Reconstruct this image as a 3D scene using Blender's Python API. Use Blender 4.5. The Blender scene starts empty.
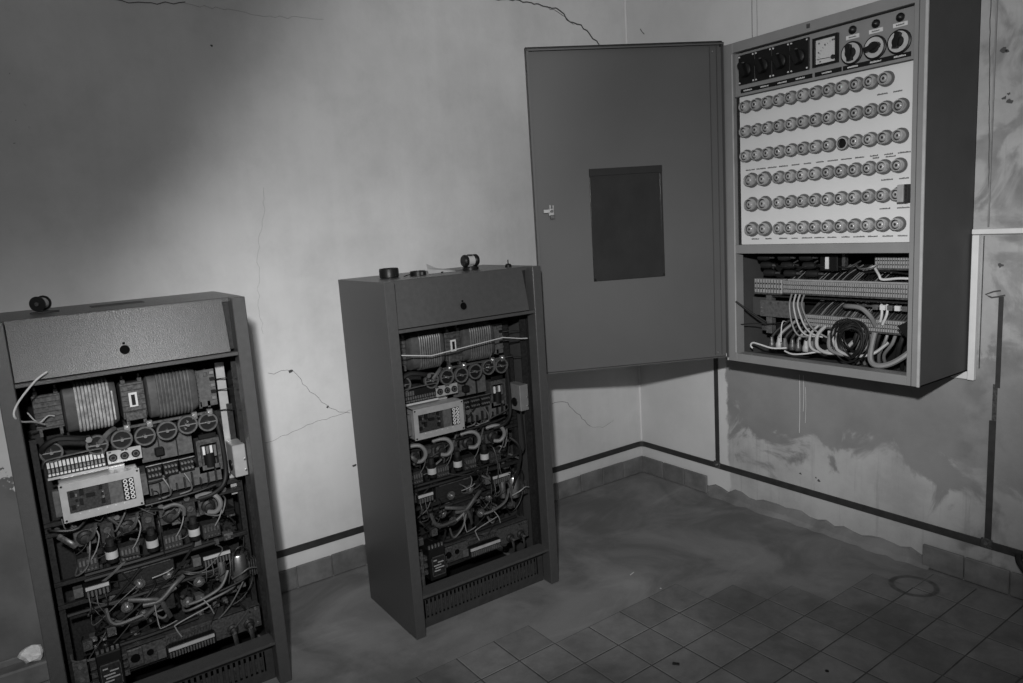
import bpy, bmesh, math, random
from mathutils import Vector, Matrix
random.seed(7)
PI = math.pi
SC = bpy.context.scene
COL = SC.collection

# ------------------------------------------------------------------ camera
def cam_axes(yaw, pitch, roll):
    cy, sy, cp, sp = math.cos(yaw), math.sin(yaw), math.cos(pitch), math.sin(pitch)
    fw = Vector((-sy*cp, cy*cp, sp)); rt = Vector((cy, sy, 0)); up = rt.cross(fw)
    cr, sr = math.cos(roll), math.sin(roll)
    return rt*cr + up*sr, up*cr - rt*sr, fw
CAM = Vector((-2.7495, -2.8415, 1.4104))
r_, u_, f_ = cam_axes(-0.5956, -0.1614, -0.0659)
cd = bpy.data.cameras.new('camera'); cam = bpy.data.objects.new('camera', cd); COL.objects.link(cam)
m3 = Matrix((r_, u_, -f_)).transposed()
cam.matrix_world = Matrix.Translation(CAM) @ m3.to_4x4()
cd.sensor_fit = 'HORIZONTAL'; cd.sensor_width = 36.0; cd.lens = 36.0*731.24/1023.0
cd.clip_start = 0.02
SC.camera = cam

# ------------------------------------------------------------------ light
w = bpy.data.worlds.new('world'); SC.world = w; w.use_nodes = True
w.node_tree.nodes['Background'].inputs[0].default_value = (0.5, 0.5, 0.5, 1)
w.node_tree.nodes['Background'].inputs[1].default_value = 0.49
def aim(o, target, spin=0.0):
    d = (Vector(target) - o.location).normalized()
    o.rotation_euler = (d.to_track_quat('-Z', 'Y') @ __import__('mathutils').Quaternion((0, 0, 1), spin)).to_euler()
def spot(name, loc, target, watts, size, blend, radius, scale=(1, 1, 1), spin=0.0):
    l = bpy.data.lights.new(name, 'SPOT'); l.energy = watts; l.spot_size = size; l.spot_blend = blend
    l.shadow_soft_size = radius
    o = bpy.data.objects.new(name, l); COL.objects.link(o); o.location = loc; o.scale = scale
    aim(o, target, spin); return o
LAMP = Vector((-2.8886, -2.9018, 1.7943))
# the photographer's lamp, held a forearm above the camera, with two added spots that shape its beam
spot('work_lamp', LAMP, (-1.00, -0.18, 0.38), 280, math.radians(110), 1.0, 0.035, (1.0, 0.33, 1), math.radians(8))
spot('cabinet_fill', LAMP + Vector((0.02, 0, 0.0)), (-0.34, -1.36, 1.58), 240, math.radians(58), 1.0, 0.035)  # added spot to brighten the fuse cabinet
spot('band_fill', LAMP + Vector((0.05, 0, 0.03)), (-1.40, 0.0, 1.66), 205, math.radians(80), 1.0, 0.05, (0.30, 1.15, 1), math.radians(-35))  # added oval spot, shaped for the bright diagonal band on the wall
SC.view_settings.view_transform = 'Standard'; SC.view_settings.look = 'None'
SC.view_settings.gamma = 1.0; SC.view_settings.use_curve_mapping = False
SC.view_settings.exposure = 0.0

# ------------------------------------------------------------------ materials
MATS = {}
def mat(name, v, rough=0.6, metal=0.0, var=0.0, scale=20.0, bump=0.0, bscale=None, spec=0.5, coat=0.0, rnd=0.0, stretch=None):
    m = bpy.data.materials.new(name); m.use_nodes = True; nt = m.node_tree; N = nt.nodes; L = nt.links
    b = N['Principled BSDF']
    b.inputs['Base Color'].default_value = (v, v, v, 1); b.inputs['Roughness'].default_value = rough
    b.inputs['Metallic'].default_value = metal; b.inputs['Specular IOR Level'].default_value = spec
    b.inputs['Coat Weight'].default_value = coat
    tc = N.new('ShaderNodeTexCoord'); vec = tc.outputs['Object']
    if stretch:
        mp = N.new('ShaderNodeMapping'); mp.inputs['Scale'].default_value = stretch; L.new(vec, mp.inputs['Vector']); vec = mp.outputs[0]
    if var > 0 or rnd > 0:
        n = N.new('ShaderNodeTexNoise'); n.inputs['Scale'].default_value = scale; n.inputs['Detail'].default_value = 5; n.inputs['Roughness'].default_value = 0.6
        L.new(vec, n.inputs['Vector'])
        mr = N.new('ShaderNodeMapRange'); mr.inputs['From Min'].default_value = 0.3; mr.inputs['From Max'].default_value = 0.7
        mr.inputs['To Min'].default_value = v*(1-var); mr.inputs['To Max'].default_value = v*(1+var); L.new(n.outputs['Fac'], mr.inputs['Value'])
        out = mr.outputs[0]
        if rnd > 0:
            oi = N.new('ShaderNodeObjectInfo'); r2 = N.new('ShaderNodeMapRange'); r2.inputs['To Min'].default_value = 1-rnd; r2.inputs['To Max'].default_value = 1+rnd
            L.new(oi.outputs['Random'], r2.inputs['Value']); mu = N.new('ShaderNodeMath'); mu.operation = 'MULTIPLY'
            L.new(out, mu.inputs[0]); L.new(r2.outputs[0], mu.inputs[1]); out = mu.outputs[0]
        L.new(out, b.inputs['Base Color'])
    if bump > 0:
        n2 = N.new('ShaderNodeTexNoise'); n2.inputs['Scale'].default_value = bscale or scale*4; n2.inputs['Detail'].default_value = 4
        L.new(vec, n2.inputs['Vector']); bp = N.new('ShaderNodeBump'); bp.inputs['Strength'].default_value = bump; bp.inputs['Distance'].default_value = 0.01
        L.new(n2.outputs['Fac'], bp.inputs['Height']); L.new(bp.outputs[0], b.inputs['Normal'])
    MATS[name] = m; return m
mat('vent_paint_shaded', 0.030, 0.5, 0.0, 0.2, 40, spec=0.3)  # rack paint darkened: shade under the ledge put into the colour
mat('hammertone', 0.048, 0.32, 0.0, 0.10, 60, 0.16, 420, spec=0.36)
mat('cabinet_paint_lit', 0.155, 0.42, 0.0, 0.06, 12, 0.04, 300)  # cabinet front made lighter: lamplight put into the colour
mat('cabinet_paint_shaded', 0.045, 0.6, 0.0, 0.08, 12, 0.04, 300, spec=0.25)  # cabinet sides made darker: their shade put into the colour
mat('door_paint', 0.052, 0.5, 0.0, 0.06, 4, 0.03, 300)
mat('dark_inside', 0.006, 0.7, 0.0, 0.2, 20, spec=0.15)  # inner sheets darkened: interior shade put into the colour
mat('dark_metal', 0.013, 0.5, 0.0, 0.6, 150, spec=0.25)
mat('steel', 0.075, 0.42, 0.5, 0.55, 130, spec=0.3)
mat('zinc', 0.36, 0.32, 0.9, 0.2, 60)
mat('alu', 0.40, 0.38, 0.55, 0.10, 40)
mat('void', 0.004, 1.0, spec=0.0)
mat('edge_bright', 0.34, 0.4, 0.2, 0.1, 20)
mat('black', 0.006, 0.4, 0.0, 0.2, 30, spec=0.25)
mat('black_rubber', 0.009, 0.6, 0.0, 0.2, 30, spec=0.25)
mat('grey_plastic', 0.062, 0.5, 0.0, 0.35, 90, spec=0.3)
mat('board', 0.02, 0.55, 0.0, 0.7, 170, spec=0.25)
mat('tape', 0.05, 0.55, 0.0, 0.3, 40, spec=0.3)
mat('winding_pale', 0.30, 0.45, 0.1, 0.45, 60)
mat('winding_dark', 0.07, 0.45, 0.1, 0.35, 60, spec=0.4)
mat('braid', 0.045, 0.5, 0.3, 0.4, 200)
mat('white_plastic', 0.45, 0.45, 0.0, 0.1, 30)
mat('white_wire', 0.40, 0.5)
mat('rack_wire', 0.065, 0.5, 0.0, 0.3, 60, spec=0.4)
mat('rack_pale', 0.17, 0.5, 0.0, 0.15, 40)
mat('rack_marker', 0.30, 0.5, 0.0, 0.15, 40)
mat('grey_box', 0.17, 0.45, 0.3, 0.1, 40)
mat('pale_wire', 0.24, 0.5, 0.0, 0.1, 30)
mat('grey_wire', 0.12, 0.5, 0.0, 0.1, 30)
mat('black_wire', 0.008, 0.45, spec=0.25)
mat('panel_white', 0.45, 0.5, 0.0, 0.03, 6)
mat('ceramic', 0.25, 0.16, 0.0, 0.1, 20, coat=1.0, rnd=0.14)
mat('ceramic_collar', 0.075, 0.35, 0.0, 0.1, 20)  # collar darkened so a shadow crescent reads around each cap
mat('beige_block', 0.20, 0.5, 0.0, 0.15, 60)
mat('ink', 0.03, 0.7)
mat('paper', 0.32, 0.7, 0.0, 0.08, 20)
mat('stone', 0.62, 0.85, 0.0, 0.35, 25, 0.5, 40)
mat('crack_dark', 0.05, 0.9)
mat('pouch', 0.012, 0.22, 0.0, 0.2, 10, 0.12, 14)
mat('tape_bar', 0.022, 0.5, 0.0, 0.3, 30)
mat('grout', 0.05, 0.9, 0.0, 0.3, 30)
mat('base_tile', 0.11, 0.6, 0.0, 0.3, 14, 0.05, 60, rnd=0.12)
mat('mortar', 0.17, 0.85, 0.0, 0.25, 12, 0.2, 60)
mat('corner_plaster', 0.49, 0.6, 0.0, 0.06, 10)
mat('duct_white', 0.50, 0.5, 0.0, 0.08, 10)
g = bpy.data.materials.new('meter_glass'); g.use_nodes = True; gn = g.node_tree; gn.nodes.remove(gn.nodes['Principled BSDF'])
g1 = gn.nodes.new('ShaderNodeBsdfTransparent'); g2 = gn.nodes.new('ShaderNodeBsdfGlossy'); g2.inputs['Roughness'].default_value = 0.05
g3 = gn.nodes.new('ShaderNodeMixShader'); g3.inputs[0].default_value = 0.06
gn.links.new(g1.outputs[0], g3.inputs[1]); gn.links.new(g2.outputs[0], g3.inputs[2]); gn.links.new(g3.outputs[0], gn.nodes['Material Output'].inputs['Surface'])
MATS['meter_glass'] = g

def stain_mat(name, build):
    m = bpy.data.materials.new(name); m.use_nodes = True; nt = m.node_tree
    b = nt.nodes['Principled BSDF']; MATS[name] = m
    tc = nt.nodes.new('ShaderNodeTexCoord'); build(nt, b, tc.outputs['Object']); return m
class NT:
    def __init__(s, nt, vec): s.nt = nt; s.vec = vec; s.N = nt.nodes; s.L = nt.links
    def inp(s, sock, v):
        if isinstance(v, (int, float)): sock.default_value = v
        else: s.L.new(v, sock)
    def noise(s, scale, detail=5, rough=0.55, stretch=None, dist=0.0):
        n = s.N.new('ShaderNodeTexNoise'); n.inputs['Scale'].default_value = scale; n.inputs['Detail'].default_value = detail
        n.inputs['Roughness'].default_value = rough; n.inputs['Distortion'].default_value = dist; vec = s.vec
        if stretch:
            mp = s.N.new('ShaderNodeMapping'); mp.inputs['Scale'].default_value = stretch; s.L.new(vec, mp.inputs['Vector']); vec = mp.outputs[0]
        s.L.new(vec, n.inputs['Vector']); return n.outputs['Fac']
    def sep(s):
        n = s.N.new('ShaderNodeSeparateXYZ'); s.L.new(s.vec, n.inputs[0]); return n.outputs
    def math(s, op, a, b=0.0, c=None):
        n = s.N.new('ShaderNodeMath'); n.operation = op; s.inp(n.inputs[0], a); s.inp(n.inputs[1], b)
        if c is not None: s.inp(n.inputs[2], c)
        return n.outputs[0]
    def ramp(s, v, a, b, lo=0.0, hi=1.0, smooth=True):
        n = s.N.new('ShaderNodeMapRange'); n.interpolation_type = 'SMOOTHSTEP' if smooth else 'LINEAR'
        s.inp(n.inputs['Value'], v)
        n.inputs['From Min'].default_value = a; n.inputs['From Max'].default_value = b
        s.inp(n.inputs['To Min'], lo); s.inp(n.inputs['To Max'], hi); return n.outputs[0]
    def mix(s, f, a, b):
        return s.math('ADD', s.math('MULTIPLY', a, s.math('SUBTRACT', 1.0, f)), s.math('MULTIPLY', b, f))
    def bump(s, b, h, strength=0.2):
        bp = s.N.new('ShaderNodeBump'); bp.inputs['Strength'].default_value = strength; bp.inputs['Distance'].default_value = 0.01
        s.L.new(h, bp.inputs['Height']); s.L.new(bp.outputs[0], b.inputs['Normal'])
def build_wall_left(nt, b, vec):
    s = NT(nt, vec); x, y, z = s.sep()[:3]
    base = s.ramp(s.noise(1.6, 6, 0.6), 0.3, 0.7, 0.44, 0.53)
    streak = s.ramp(s.noise(1.0, 4, 0.6, (14, 1, 0.7)), 0.35, 0.7, 0.985, 1.015)
    base = s.math('MULTIPLY', base, streak)
    # damp old paint low down towards the left end, flaked edge
    e = s.math('ADD', s.math('ADD', z, s.math('MULTIPLY', s.math('ADD', x, 2.72), 1.4)), s.math('MULTIPLY', s.math('SUBTRACT', s.noise(7, 7, 0.65), 0.5), 1.1))
    damp = s.math('SUBTRACT', 1.0, s.ramp(e, 0.50, 0.515))
    base = s.mix(damp, base, s.ramp(s.noise(6), 0.3, 0.7, 0.075, 0.115))
    # small dark specks at the far left
    sp = s.math('MULTIPLY', s.ramp(s.noise(38, 2, 0.5), 0.69, 0.72), s.ramp(x, -2.60, -2.68))
    sp = s.math('MULTIPLY', sp, s.math('MULTIPLY', s.ramp(z, 1.70, 1.76), s.ramp(z, 2.06, 2.0)))
    base = s.mix(sp, base, 0.10)
    # skirting mortar band gets grubby
    base = s.math('MULTIPLY', base, s.ramp(s.noise(5, 6, 0.7), 0.25, 0.6, 0.9, 1.0))
    s.L.new(base, b.inputs['Base Color']); b.inputs['Roughness'].default_value = 0.8
    s.bump(b, s.noise(40, 6, 0.6), 0.10)
def build_wall_right(nt, b, vec):
    s = NT(nt, vec); x, y, z = s.sep()[:3]
    pale = s.ramp(s.noise(3.0, 7, 0.65), 0.3, 0.7, 0.25, 0.36)
    drips = s.ramp(s.noise(1.0, 5, 0.7, (1, 26, 1.2)), 0.55, 0.72, 1.0, 0.80)
    pale = s.math('MULTIPLY', pale, drips)
    paint = s.ramp(s.noise(2.2, 6, 0.6), 0.3, 0.7, 0.135, 0.19)
    # flaked lower edge of the darker paint
    k = s.math('ADD', z, s.math('MULTIPLY', s.math('SUBTRACT', s.noise(4.2, 8, 0.62, None, 0.6), 0.5), 0.85))
    low = s.ramp(k, 0.315, 0.40)
    # starts right of the clean corner strip
    edge = s.math('ADD', y, s.math('MULTIPLY', s.math('SUBTRACT', s.noise(5, 6, 0.6), 0.5), 0.12))
    right = s.math('MULTIPLY', s.ramp(edge, -0.585, -0.60), s.math('MAXIMUM', s.ramp(z, 1.25, 1.0), s.ramp(y, -1.50, -1.62)))
    # upper limit of the dark wainscot
    top = s.ramp(s.math('ADD', z, s.math('MULTIPLY', s.math('SUBTRACT', s.noise(6, 7, 0.65), 0.5), 0.5)), 0.86, 0.83)
    f = s.math('MULTIPLY', s.math('MULTIPLY', low, right), top)
    corner = s.ramp(s.noise(1.6, 6, 0.6), 0.3, 0.7, 0.40, 0.48)
    base = s.mix(right, corner, pale); base = s.math('MULTIPLY', base, s.ramp(y, -1.60, -1.70, 1.0, 0.86)); base = s.mix(f, base, paint)
    # peeled darker patches on the upper right part
    pt = s.math('MULTIPLY', s.ramp(s.noise(4.6, 5, 0.55, None, 0.6), 0.46, 0.56), s.ramp(y, -1.60, -1.66))
    base = s.mix(s.math('MULTIPLY', pt, 0.85), base, s.ramp(s.noise(11), 0.3, 0.7, 0.12, 0.19))
    s.L.new(base, b.inputs['Base Color']); b.inputs['Roughness'].default_value = 0.78
    s.bump(b, s.noise(30, 6, 0.6), 0.14)
def build_tile(nt, b, vec):
    gp = nt.nodes.new('ShaderNodeNewGeometry'); s = NT(nt, gp.outputs['Position'])
    n = s.ramp(s.noise(2.6, 7, 0.62, None, 0.7), 0.32, 0.68, 0.09, 0.17)
    x, y, z = s.sep()[:3]
    # ring left by a can
    dx = s.math('ADD', x, 0.185); dy = s.math('ADD', y, 1.575)
    r = s.math('SQRT', s.math('ADD', s.math('MULTIPLY', dx, dx), s.math('MULTIPLY', dy, dy)))
    ring = s.math('MULTIPLY', s.ramp(r, 0.060, 0.068), s.ramp(r, 0.088, 0.078))
    n = s.mix(s.math('MULTIPLY', ring, s.ramp(s.noise(14), 0.3, 0.6, 0.3, 0.9)), n, 0.035)
    oi = nt.nodes.new('ShaderNodeObjectInfo'); n = s.math('MULTIPLY', n, s.ramp(oi.outputs['Random'], 0, 1, 0.82, 1.12, False))
    n = s.math('MULTIPLY', n, s.ramp(s.noise(16, 6, 0.7), 0.3, 0.7, 0.85, 1.1))
    s.L.new(n, b.inputs['Base Color']); b.inputs['Roughness'].default_value = 0.75
    s.bump(b, s.noise(50, 6, 0.6), 0.08)
def build_floor(nt, b, vec):
    s = NT(nt, vec); x, y, z = s.sep()[:3]
    n = s.ramp(s.noise(2.6, 7, 0.62, None, 0.7), 0.32, 0.68, 0.095, 0.185)
    sm = s.ramp(s.noise(1.3, 6, 0.65, (0.8, 2.2, 1), 1.2), 0.52, 0.72, 0.0, 0.055)
    n = s.math('ADD', n, sm)
    # ring left by a can
    dx = s.math('ADD', x, 0.185); dy = s.math('ADD', y, 1.575)
    r = s.math('SQRT', s.math('ADD', s.math('MULTIPLY', dx, dx), s.math('MULTIPLY', dy, dy)))
    ring = s.math('MULTIPLY', s.ramp(r, 0.060, 0.068), s.ramp(r, 0.088, 0.078))
    n = s.mix(s.math('MULTIPLY', ring, s.ramp(s.noise(14), 0.3, 0.6, 0.3, 0.9)), n, 0.035)
    s.L.new(n, b.inputs['Base Color']); b.inputs['Roughness'].default_value = 0.8
    s.bump(b, s.noise(24, 7, 0.65), 0.16)
stain_mat('plaster_left', build_wall_left); stain_mat('plaster_right', build_wall_right); stain_mat('cement', build_floor); stain_mat('floor_tile', build_tile)

# ------------------------------------------------------------------ mesh helpers
class MB:
    """collects shapes into one mesh"""
    def __init__(s, M=None): s.v = []; s.f = []; s.M = M
    def add(s, vs, fs, T=None):
        o = len(s.v)
        for p in vs:
            p = Vector(p)
            if T is not None: p = T @ p
            s.v.append(p)
        s.f += [tuple(i+o for i in f) for f in fs]; return s
    def box(s, a, b, T=None, ch=0.0):
        x0, x1 = min(a[0], b[0]), max(a[0], b[0]); y0, y1 = min(a[1], b[1]), max(a[1], b[1]); z0, z1 = min(a[2], b[2]), max(a[2], b[2])
        if ch <= 0:
            vs = [(x0,y0,z0),(x1,y0,z0),(x1,y1,z0),(x0,y1,z0),(x0,y0,z1),(x1,y0,z1),(x1,y1,z1),(x0,y1,z1)]
            return s.add(vs, [(0,3,2,1),(4,5,6,7),(0,1,5,4),(1,2,6,5),(2,3,7,6),(3,0,4,7)], T)
        bm = bmesh.new(); bmesh.ops.create_cube(bm, size=1)
        for q in bm.verts: q.co = Vector(((x0+x1)/2+q.co.x*(x1-x0), (y0+y1)/2+q.co.y*(y1-y0), (z0+z1)/2+q.co.z*(z1-z0)))
        bmesh.ops.bevel(bm, geom=list(bm.edges), offset=ch, segments=1, affect='EDGES')
        bm.verts.index_update(); vs = [q.co.copy() for q in bm.verts]; fs = [tuple(q.index for q in f.verts) for f in bm.faces]; bm.free()
        return s.add(vs, fs, T)
    def lathe(s, prof, c, axis='y', n=16, T=None, a0=0.0):
        """prof: list of (r, h) along the axis from c"""
        vs = []; fs = []; k = len(prof)
        for i in range(n):
            a = a0 + 2*PI*i/n; ca, sa = math.cos(a), math.sin(a)
            for r, h in prof:
                if axis == 'y': p = (c[0]+r*ca, c[1]+h, c[2]+r*sa)
                elif axis == 'x': p = (c[0]+h, c[1]+r*ca, c[2]+r*sa)
                else: p = (c[0]+r*ca, c[1]+r*sa, c[2]+h)
                vs.append(p)
        for i in range(n):
            j = (i+1) % n
            for q in range(k-1): fs.append((i*k+q, j*k+q, j*k+q+1, i*k+q+1))
        if prof[0][0] > 1e-6: fs.append(tuple(i*k for i in range(n)))
        if prof[-1][0] > 1e-6: fs.append(tuple(i*k+k-1 for i in reversed(range(n))))
        return s.add(vs, fs, T)
    def cyl(s, c, r, h, axis='y', n=14, T=None, a0=0.0): return s.lathe([(r, 0), (r, h)], c, axis, n, T, a0)
    def ring(s, c, ro, ri, h, axis='y', n=18, T=None):
        return s.lathe([(ri, 0), (ro, 0), (ro, h), (ri, h), (ri, 0)], c, axis, n, T) if False else s._ring(c, ro, ri, h, axis, n, T)
    def _ring(s, c, ro, ri, h, axis, n, T):
        vs = []; fs = []; P = [(ri,0),(ro,0),(ro,h),(ri,h)]
        for i in range(n):
            a = 2*PI*i/n; ca, sa = math.cos(a), math.sin(a)
            for r, q in P:
                vs.append({'y': (c[0]+r*ca, c[1]+q, c[2]+r*sa), 'x': (c[0]+q, c[1]+r*ca, c[2]+r*sa), 'z': (c[0]+r*ca, c[1]+r*sa, c[2]+q)}[axis])
        for i in range(n):
            j = (i+1) % n
            for q in range(4): fs.append((i*4+q, j*4+q, j*4+(q+1)%4, i*4+(q+1)%4))
        return s.add(vs, fs, T)
    def tube(s, pts, r, n=8, res=5, smooth=True, flat=1.0):
        P = [Vector(p) for p in pts]
        if smooth and len(P) > 2:
            Q = []
            for i in range(len(P)-1):
                p0 = P[max(i-1, 0)]; p1 = P[i]; p2 = P[i+1]; p3 = P[min(i+2, len(P)-1)]
                for t in range(res):
                    t /= res
                    Q.append(0.5*((2*p1)+(p2-p0)*t+(2*p0-5*p1+4*p2-p3)*t*t+(3*p1-p0-3*p2+p3)*t*t*t))
            Q.append(P[-1]); P = Q
        vs = []; fs = []; up = Vector((0.13, 0.31, 0.94)).normalized(); last = None
        for i, p in enumerate(P):
            d = (P[min(i+1, len(P)-1)] - P[max(i-1, 0)])
            if d.length < 1e-9: d = Vector((0, 0, 1))
            d.normalize(); ref = last if last is not None else up
            a = ref - d*ref.dot(d)
            if a.length < 1e-3: a = Vector((1, 0, 0)) - d*d.x
            a.normalize(); last = a; b = d.cross(a)
            for k in range(n):
                t = 2*PI*k/n; vs.append(p + a*(r*math.cos(t)) + b*(r*flat*math.sin(t)))
        for i in range(len(P)-1):
            for k in range(n):
                k2 = (k+1) % n; fs.append((i*n+k, i*n+k2, (i+1)*n+k2, (i+1)*n+k))
        fs.append(tuple(reversed(range(n)))); fs.append(tuple((len(P)-1)*n+k for k in range(n)))
        return s.add(vs, fs)
    def prism(s, poly, y0, y1, T=None):
        """poly in (x, z), extruded along y"""
        n = len(poly); vs = [(p[0], y0, p[1]) for p in poly] + [(p[0], y1, p[1]) for p in poly]
        fs = [tuple(range(n)), tuple(reversed(range(n, 2*n)))] + [(i, i+n, (i+1) % n+n, (i+1) % n) for i in range(n)]
        return s.add(vs, fs, T)
    def build(s, name, m, parent=None, smooth=True, label=None):
        me = bpy.data.meshes.new(name)
        vs = [(s.M @ p) if s.M is not None else p for p in s.v]
        me.from_pydata([tuple(p) for p in vs], [], s.f); me.validate()
        bm = bmesh.new(); bm.from_mesh(me); bmesh.ops.recalc_face_normals(bm, faces=bm.faces); bm.to_mesh(me); bm.free()
        if smooth:
            for p in me.polygons: p.use_smooth = True
            me.set_sharp_from_angle(angle=math.radians(35))
        me.materials.append(MATS[m])
        o = bpy.data.objects.new(name, me); COL.objects.link(o)
        if parent is not None: o.parent = parent
        if label: o['label'] = label
        return o
def thing(name, label, cat, loc=(0, 0, 0), rotz=0.0, group=None):
    o = bpy.data.objects.new(name, None); COL.objects.link(o); o.empty_display_size = 0.1
    o.location = loc; o.rotation_euler = (0, 0, rotz); o['label'] = label; o['category'] = cat
    if group: o['group'] = group
    return o
def tag(o, label, cat, group=None):
    o['label'] = label; o['category'] = cat
    if group: o['group'] = group
    return o
def struct(o, label, cat):
    o['kind'] = 'structure'; o['label'] = label; o['category'] = cat; return o
def sub(o, parent): o.parent = parent; return o

# ================================================================== SETTING
floor = struct(MB().box((-4.4, -4.4, -0.10), (0.15, 0.15, 0.0)).build('floor', 'cement', smooth=False), 'grey cement floor with worn square tiles showing through', 'floor')
wall_l = struct(MB().box((-4.4, 0.0, 0.0), (0.15, 0.15, 3.0)).build('wall_left', 'plaster_left', smooth=False), 'pale cracked plaster wall behind the two open racks', 'wall')
wall_r = struct(MB().box((0.0, -4.4, 0.0), (0.15, 0.0, 3.0)).build('wall_right', 'plaster_right', smooth=False), 'stained flaking wall that carries the fuse cabinet', 'wall')

# floor tiles, each its own piece, on a dark joint bed
T = 0.15; GA = 0.0211; GX, GY = -0.9558, -1.1458
ca, sa = math.cos(GA), math.sin(GA)
tile_mesh = None; bed = MB()
def pmin(q):
    if q >= 3: return -2
    if q >= -1: return -1
    return {-2: 0, -3: 1, -4: 2, -5: 2, -6: 3}[q]
for q in range(-6, 12):
    for p in range(pmin(q), 8):
        X, Y = -(q+0.5)*T, -(p+0.5)*T
        cx, cy = GX + ca*X - sa*Y, GY + sa*X + ca*Y
        if cx < -2.6: continue
        if tile_mesh is None:
            h = T/2 - 0.0022
            t0 = MB().add([(-h,-h,0),(h,-h,0),(h,h,0),(-h,h,0),(-h+.002,-h+.002,.0016),(h-.002,-h+.002,.0016),(h-.002,h-.002,.0016),(-h+.002,h-.002,.0016)],
                          [(4,5,6,7),(0,1,5,4),(1,2,6,5),(2,3,7,6),(3,0,4,7)]).build('tile', 'floor_tile', floor, smooth=False)
            tile_mesh = t0.data; o = t0
        else:
            o = bpy.data.objects.new('tile', tile_mesh); COL.objects.link(o); o.parent = floor
        o.location = (cx, cy, 0.0004 + random.uniform(0, 0.0006)); o.rotation_euler = (random.uniform(-.002, .002), random.uniform(-.002, .002), GA + random.uniform(-.004, .004))
        R = Matrix.Translation((cx, cy, 0)) @ Matrix.Rotation(GA, 4, 'Z')
        bed.add([(-T/2,-T/2,.0003),(T/2,-T/2,.0003),(T/2,T/2,.0003),(-T/2,T/2,.0003)], [(0,1,2,3)], R)
bed.build('joint', 'grout', floor, smooth=False)

# skirting: mortar bed with single tiles
bl = struct(MB().box((-4.3, -0.010, 0.0), (0.0, 0.0, 0.088)).build('baseboard_left', 'mortar', smooth=False), 'tiled skirting along the pale wall', 'baseboard')
tm = None
for k in range(27):
    x1 = -0.012 - k*0.150; x0 = x1 - 0.146
    o = MB().box((x0, -0.020, 0.004), (x1, -0.008, 0.094 + random.uniform(-.002, .002)), None, 0.0025).build('tile', 'base_tile', bl, smooth=False)
br = struct(MB().box((-0.010, -4.3, 0.0), (0.0, -0.010, 0.04)).build('baseboard_right', 'mortar', smooth=False), 'broken tiled skirting along the stained wall', 'baseboard')
for k in range(27):
    y1 = -0.022 - k*0.150; y0 = y1 - 0.146
    if 2 < k < 10: continue
    MB().box((-0.020, y0, 0.004), (-0.008, y1, 0.094 + random.uniform(-.002, .002)), None, 0.0025).build('tile', 'base_tile', br, smooth=False)
# broken mortar fillet where skirting tiles are gone
mb = MB(); ys = [-0.47 - i*0.04 for i in range(28)]
vs = []
for i, y in enumerate(ys):
    hh = 0.048 + random.uniform(-.012, .014); dd = 0.030 + random.uniform(-.010, .012)
    vs += [(0.0, y, 0), (-dd, y, 0.0005), (-dd*0.45, y, hh*0.35), (-0.012, y, hh), (0.0, y, hh+0.004)]
fs = []
for i in range(len(ys)-1):
    for j in range(4): fs.append((i*5+j, i*5+j+1, i*5+5+j+1, i*5+5+j))
mb.add(vs, fs); mb.build('mortar_fillet', 'cement', br)
mb = MB()
# pale mortar strips above the skirting tiles
vs = []; fs = []

# flat black earthing strips clipped to the walls
def bar(name, pts_fn, label):
    return struct(pts_fn.build(name, 'tape_bar', smooth=False), label, 'strip')
t1 = bar('trim_1', MB().box((-2.60, -0.007, 0.1475), (-0.030, -0.002, 0.1755)), 'flat black earthing strip low on the pale wall')
t2 = bar('trim_2', MB().box((-0.007, -3.2, 0.1475), (-0.002, -0.030, 0.1755)), 'flat black earthing strip low on the stained wall')
c = MB()
for i in range(6):
    a0, a1 = PI/2*i/6, PI/2*(i+1)/6
    def q(a, r): return (-0.032 + r*math.sin(a), -0.032 + r*math.cos(a))
    p = [q(a0, .030), q(a1, .030), q(a1, .025), q(a0, .025)]
    c.add([(x, y, z) for z in (.1475, .1755) for x, y in p], [(0,1,2,3),(7,6,5,4),(0,1,5,4),(1,2,6,5),(2,3,7,6),(3,0,4,7)])
c.build('strip_bend', 'tape_bar', t1, smooth=False)
t3 = bar('trim_3', MB().box((-0.007, -0.541, 0.18), (-0.002, -0.519, 0.86)), 'upright black earthing strip under the fuse cabinet hinge')
t4 = bar('trim_4', MB().box((-0.008, -1.750, 0.18), (-0.002, -1.730, 0.62)), 'upright black earthing strip right of the fuse cabinet')
MB().box((-0.006, -1.757, 0.74), (-0.002, -1.743, 1.055)).build('strip_upper', 'tape_bar', t4, smooth=False)
MB().box((-0.004, -1.750, 0.62), (-0.002, -1.736, 0.75)).build('bare_strip', 'steel', t4, smooth=False)
for t, y in ((t3, -0.530), (t4, -1.739)):
    k = MB().box((-0.014, y-0.019, 0.150), (-0.006, y+0.019, 0.186), None, 0.003).build('clamp', 'steel', t)
    MB().cyl((-0.018, y, 0.168), 0.006, 0.006, 'x', 6).build('bolt', 'zinc', k)

MB().tube([(-0.0015, -0.0015, 0.18), (-0.0015, -0.0015, 3.0)], 0.007, 8, 1, False).build('corner_bead', 'corner_plaster', wall_l)
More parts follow.
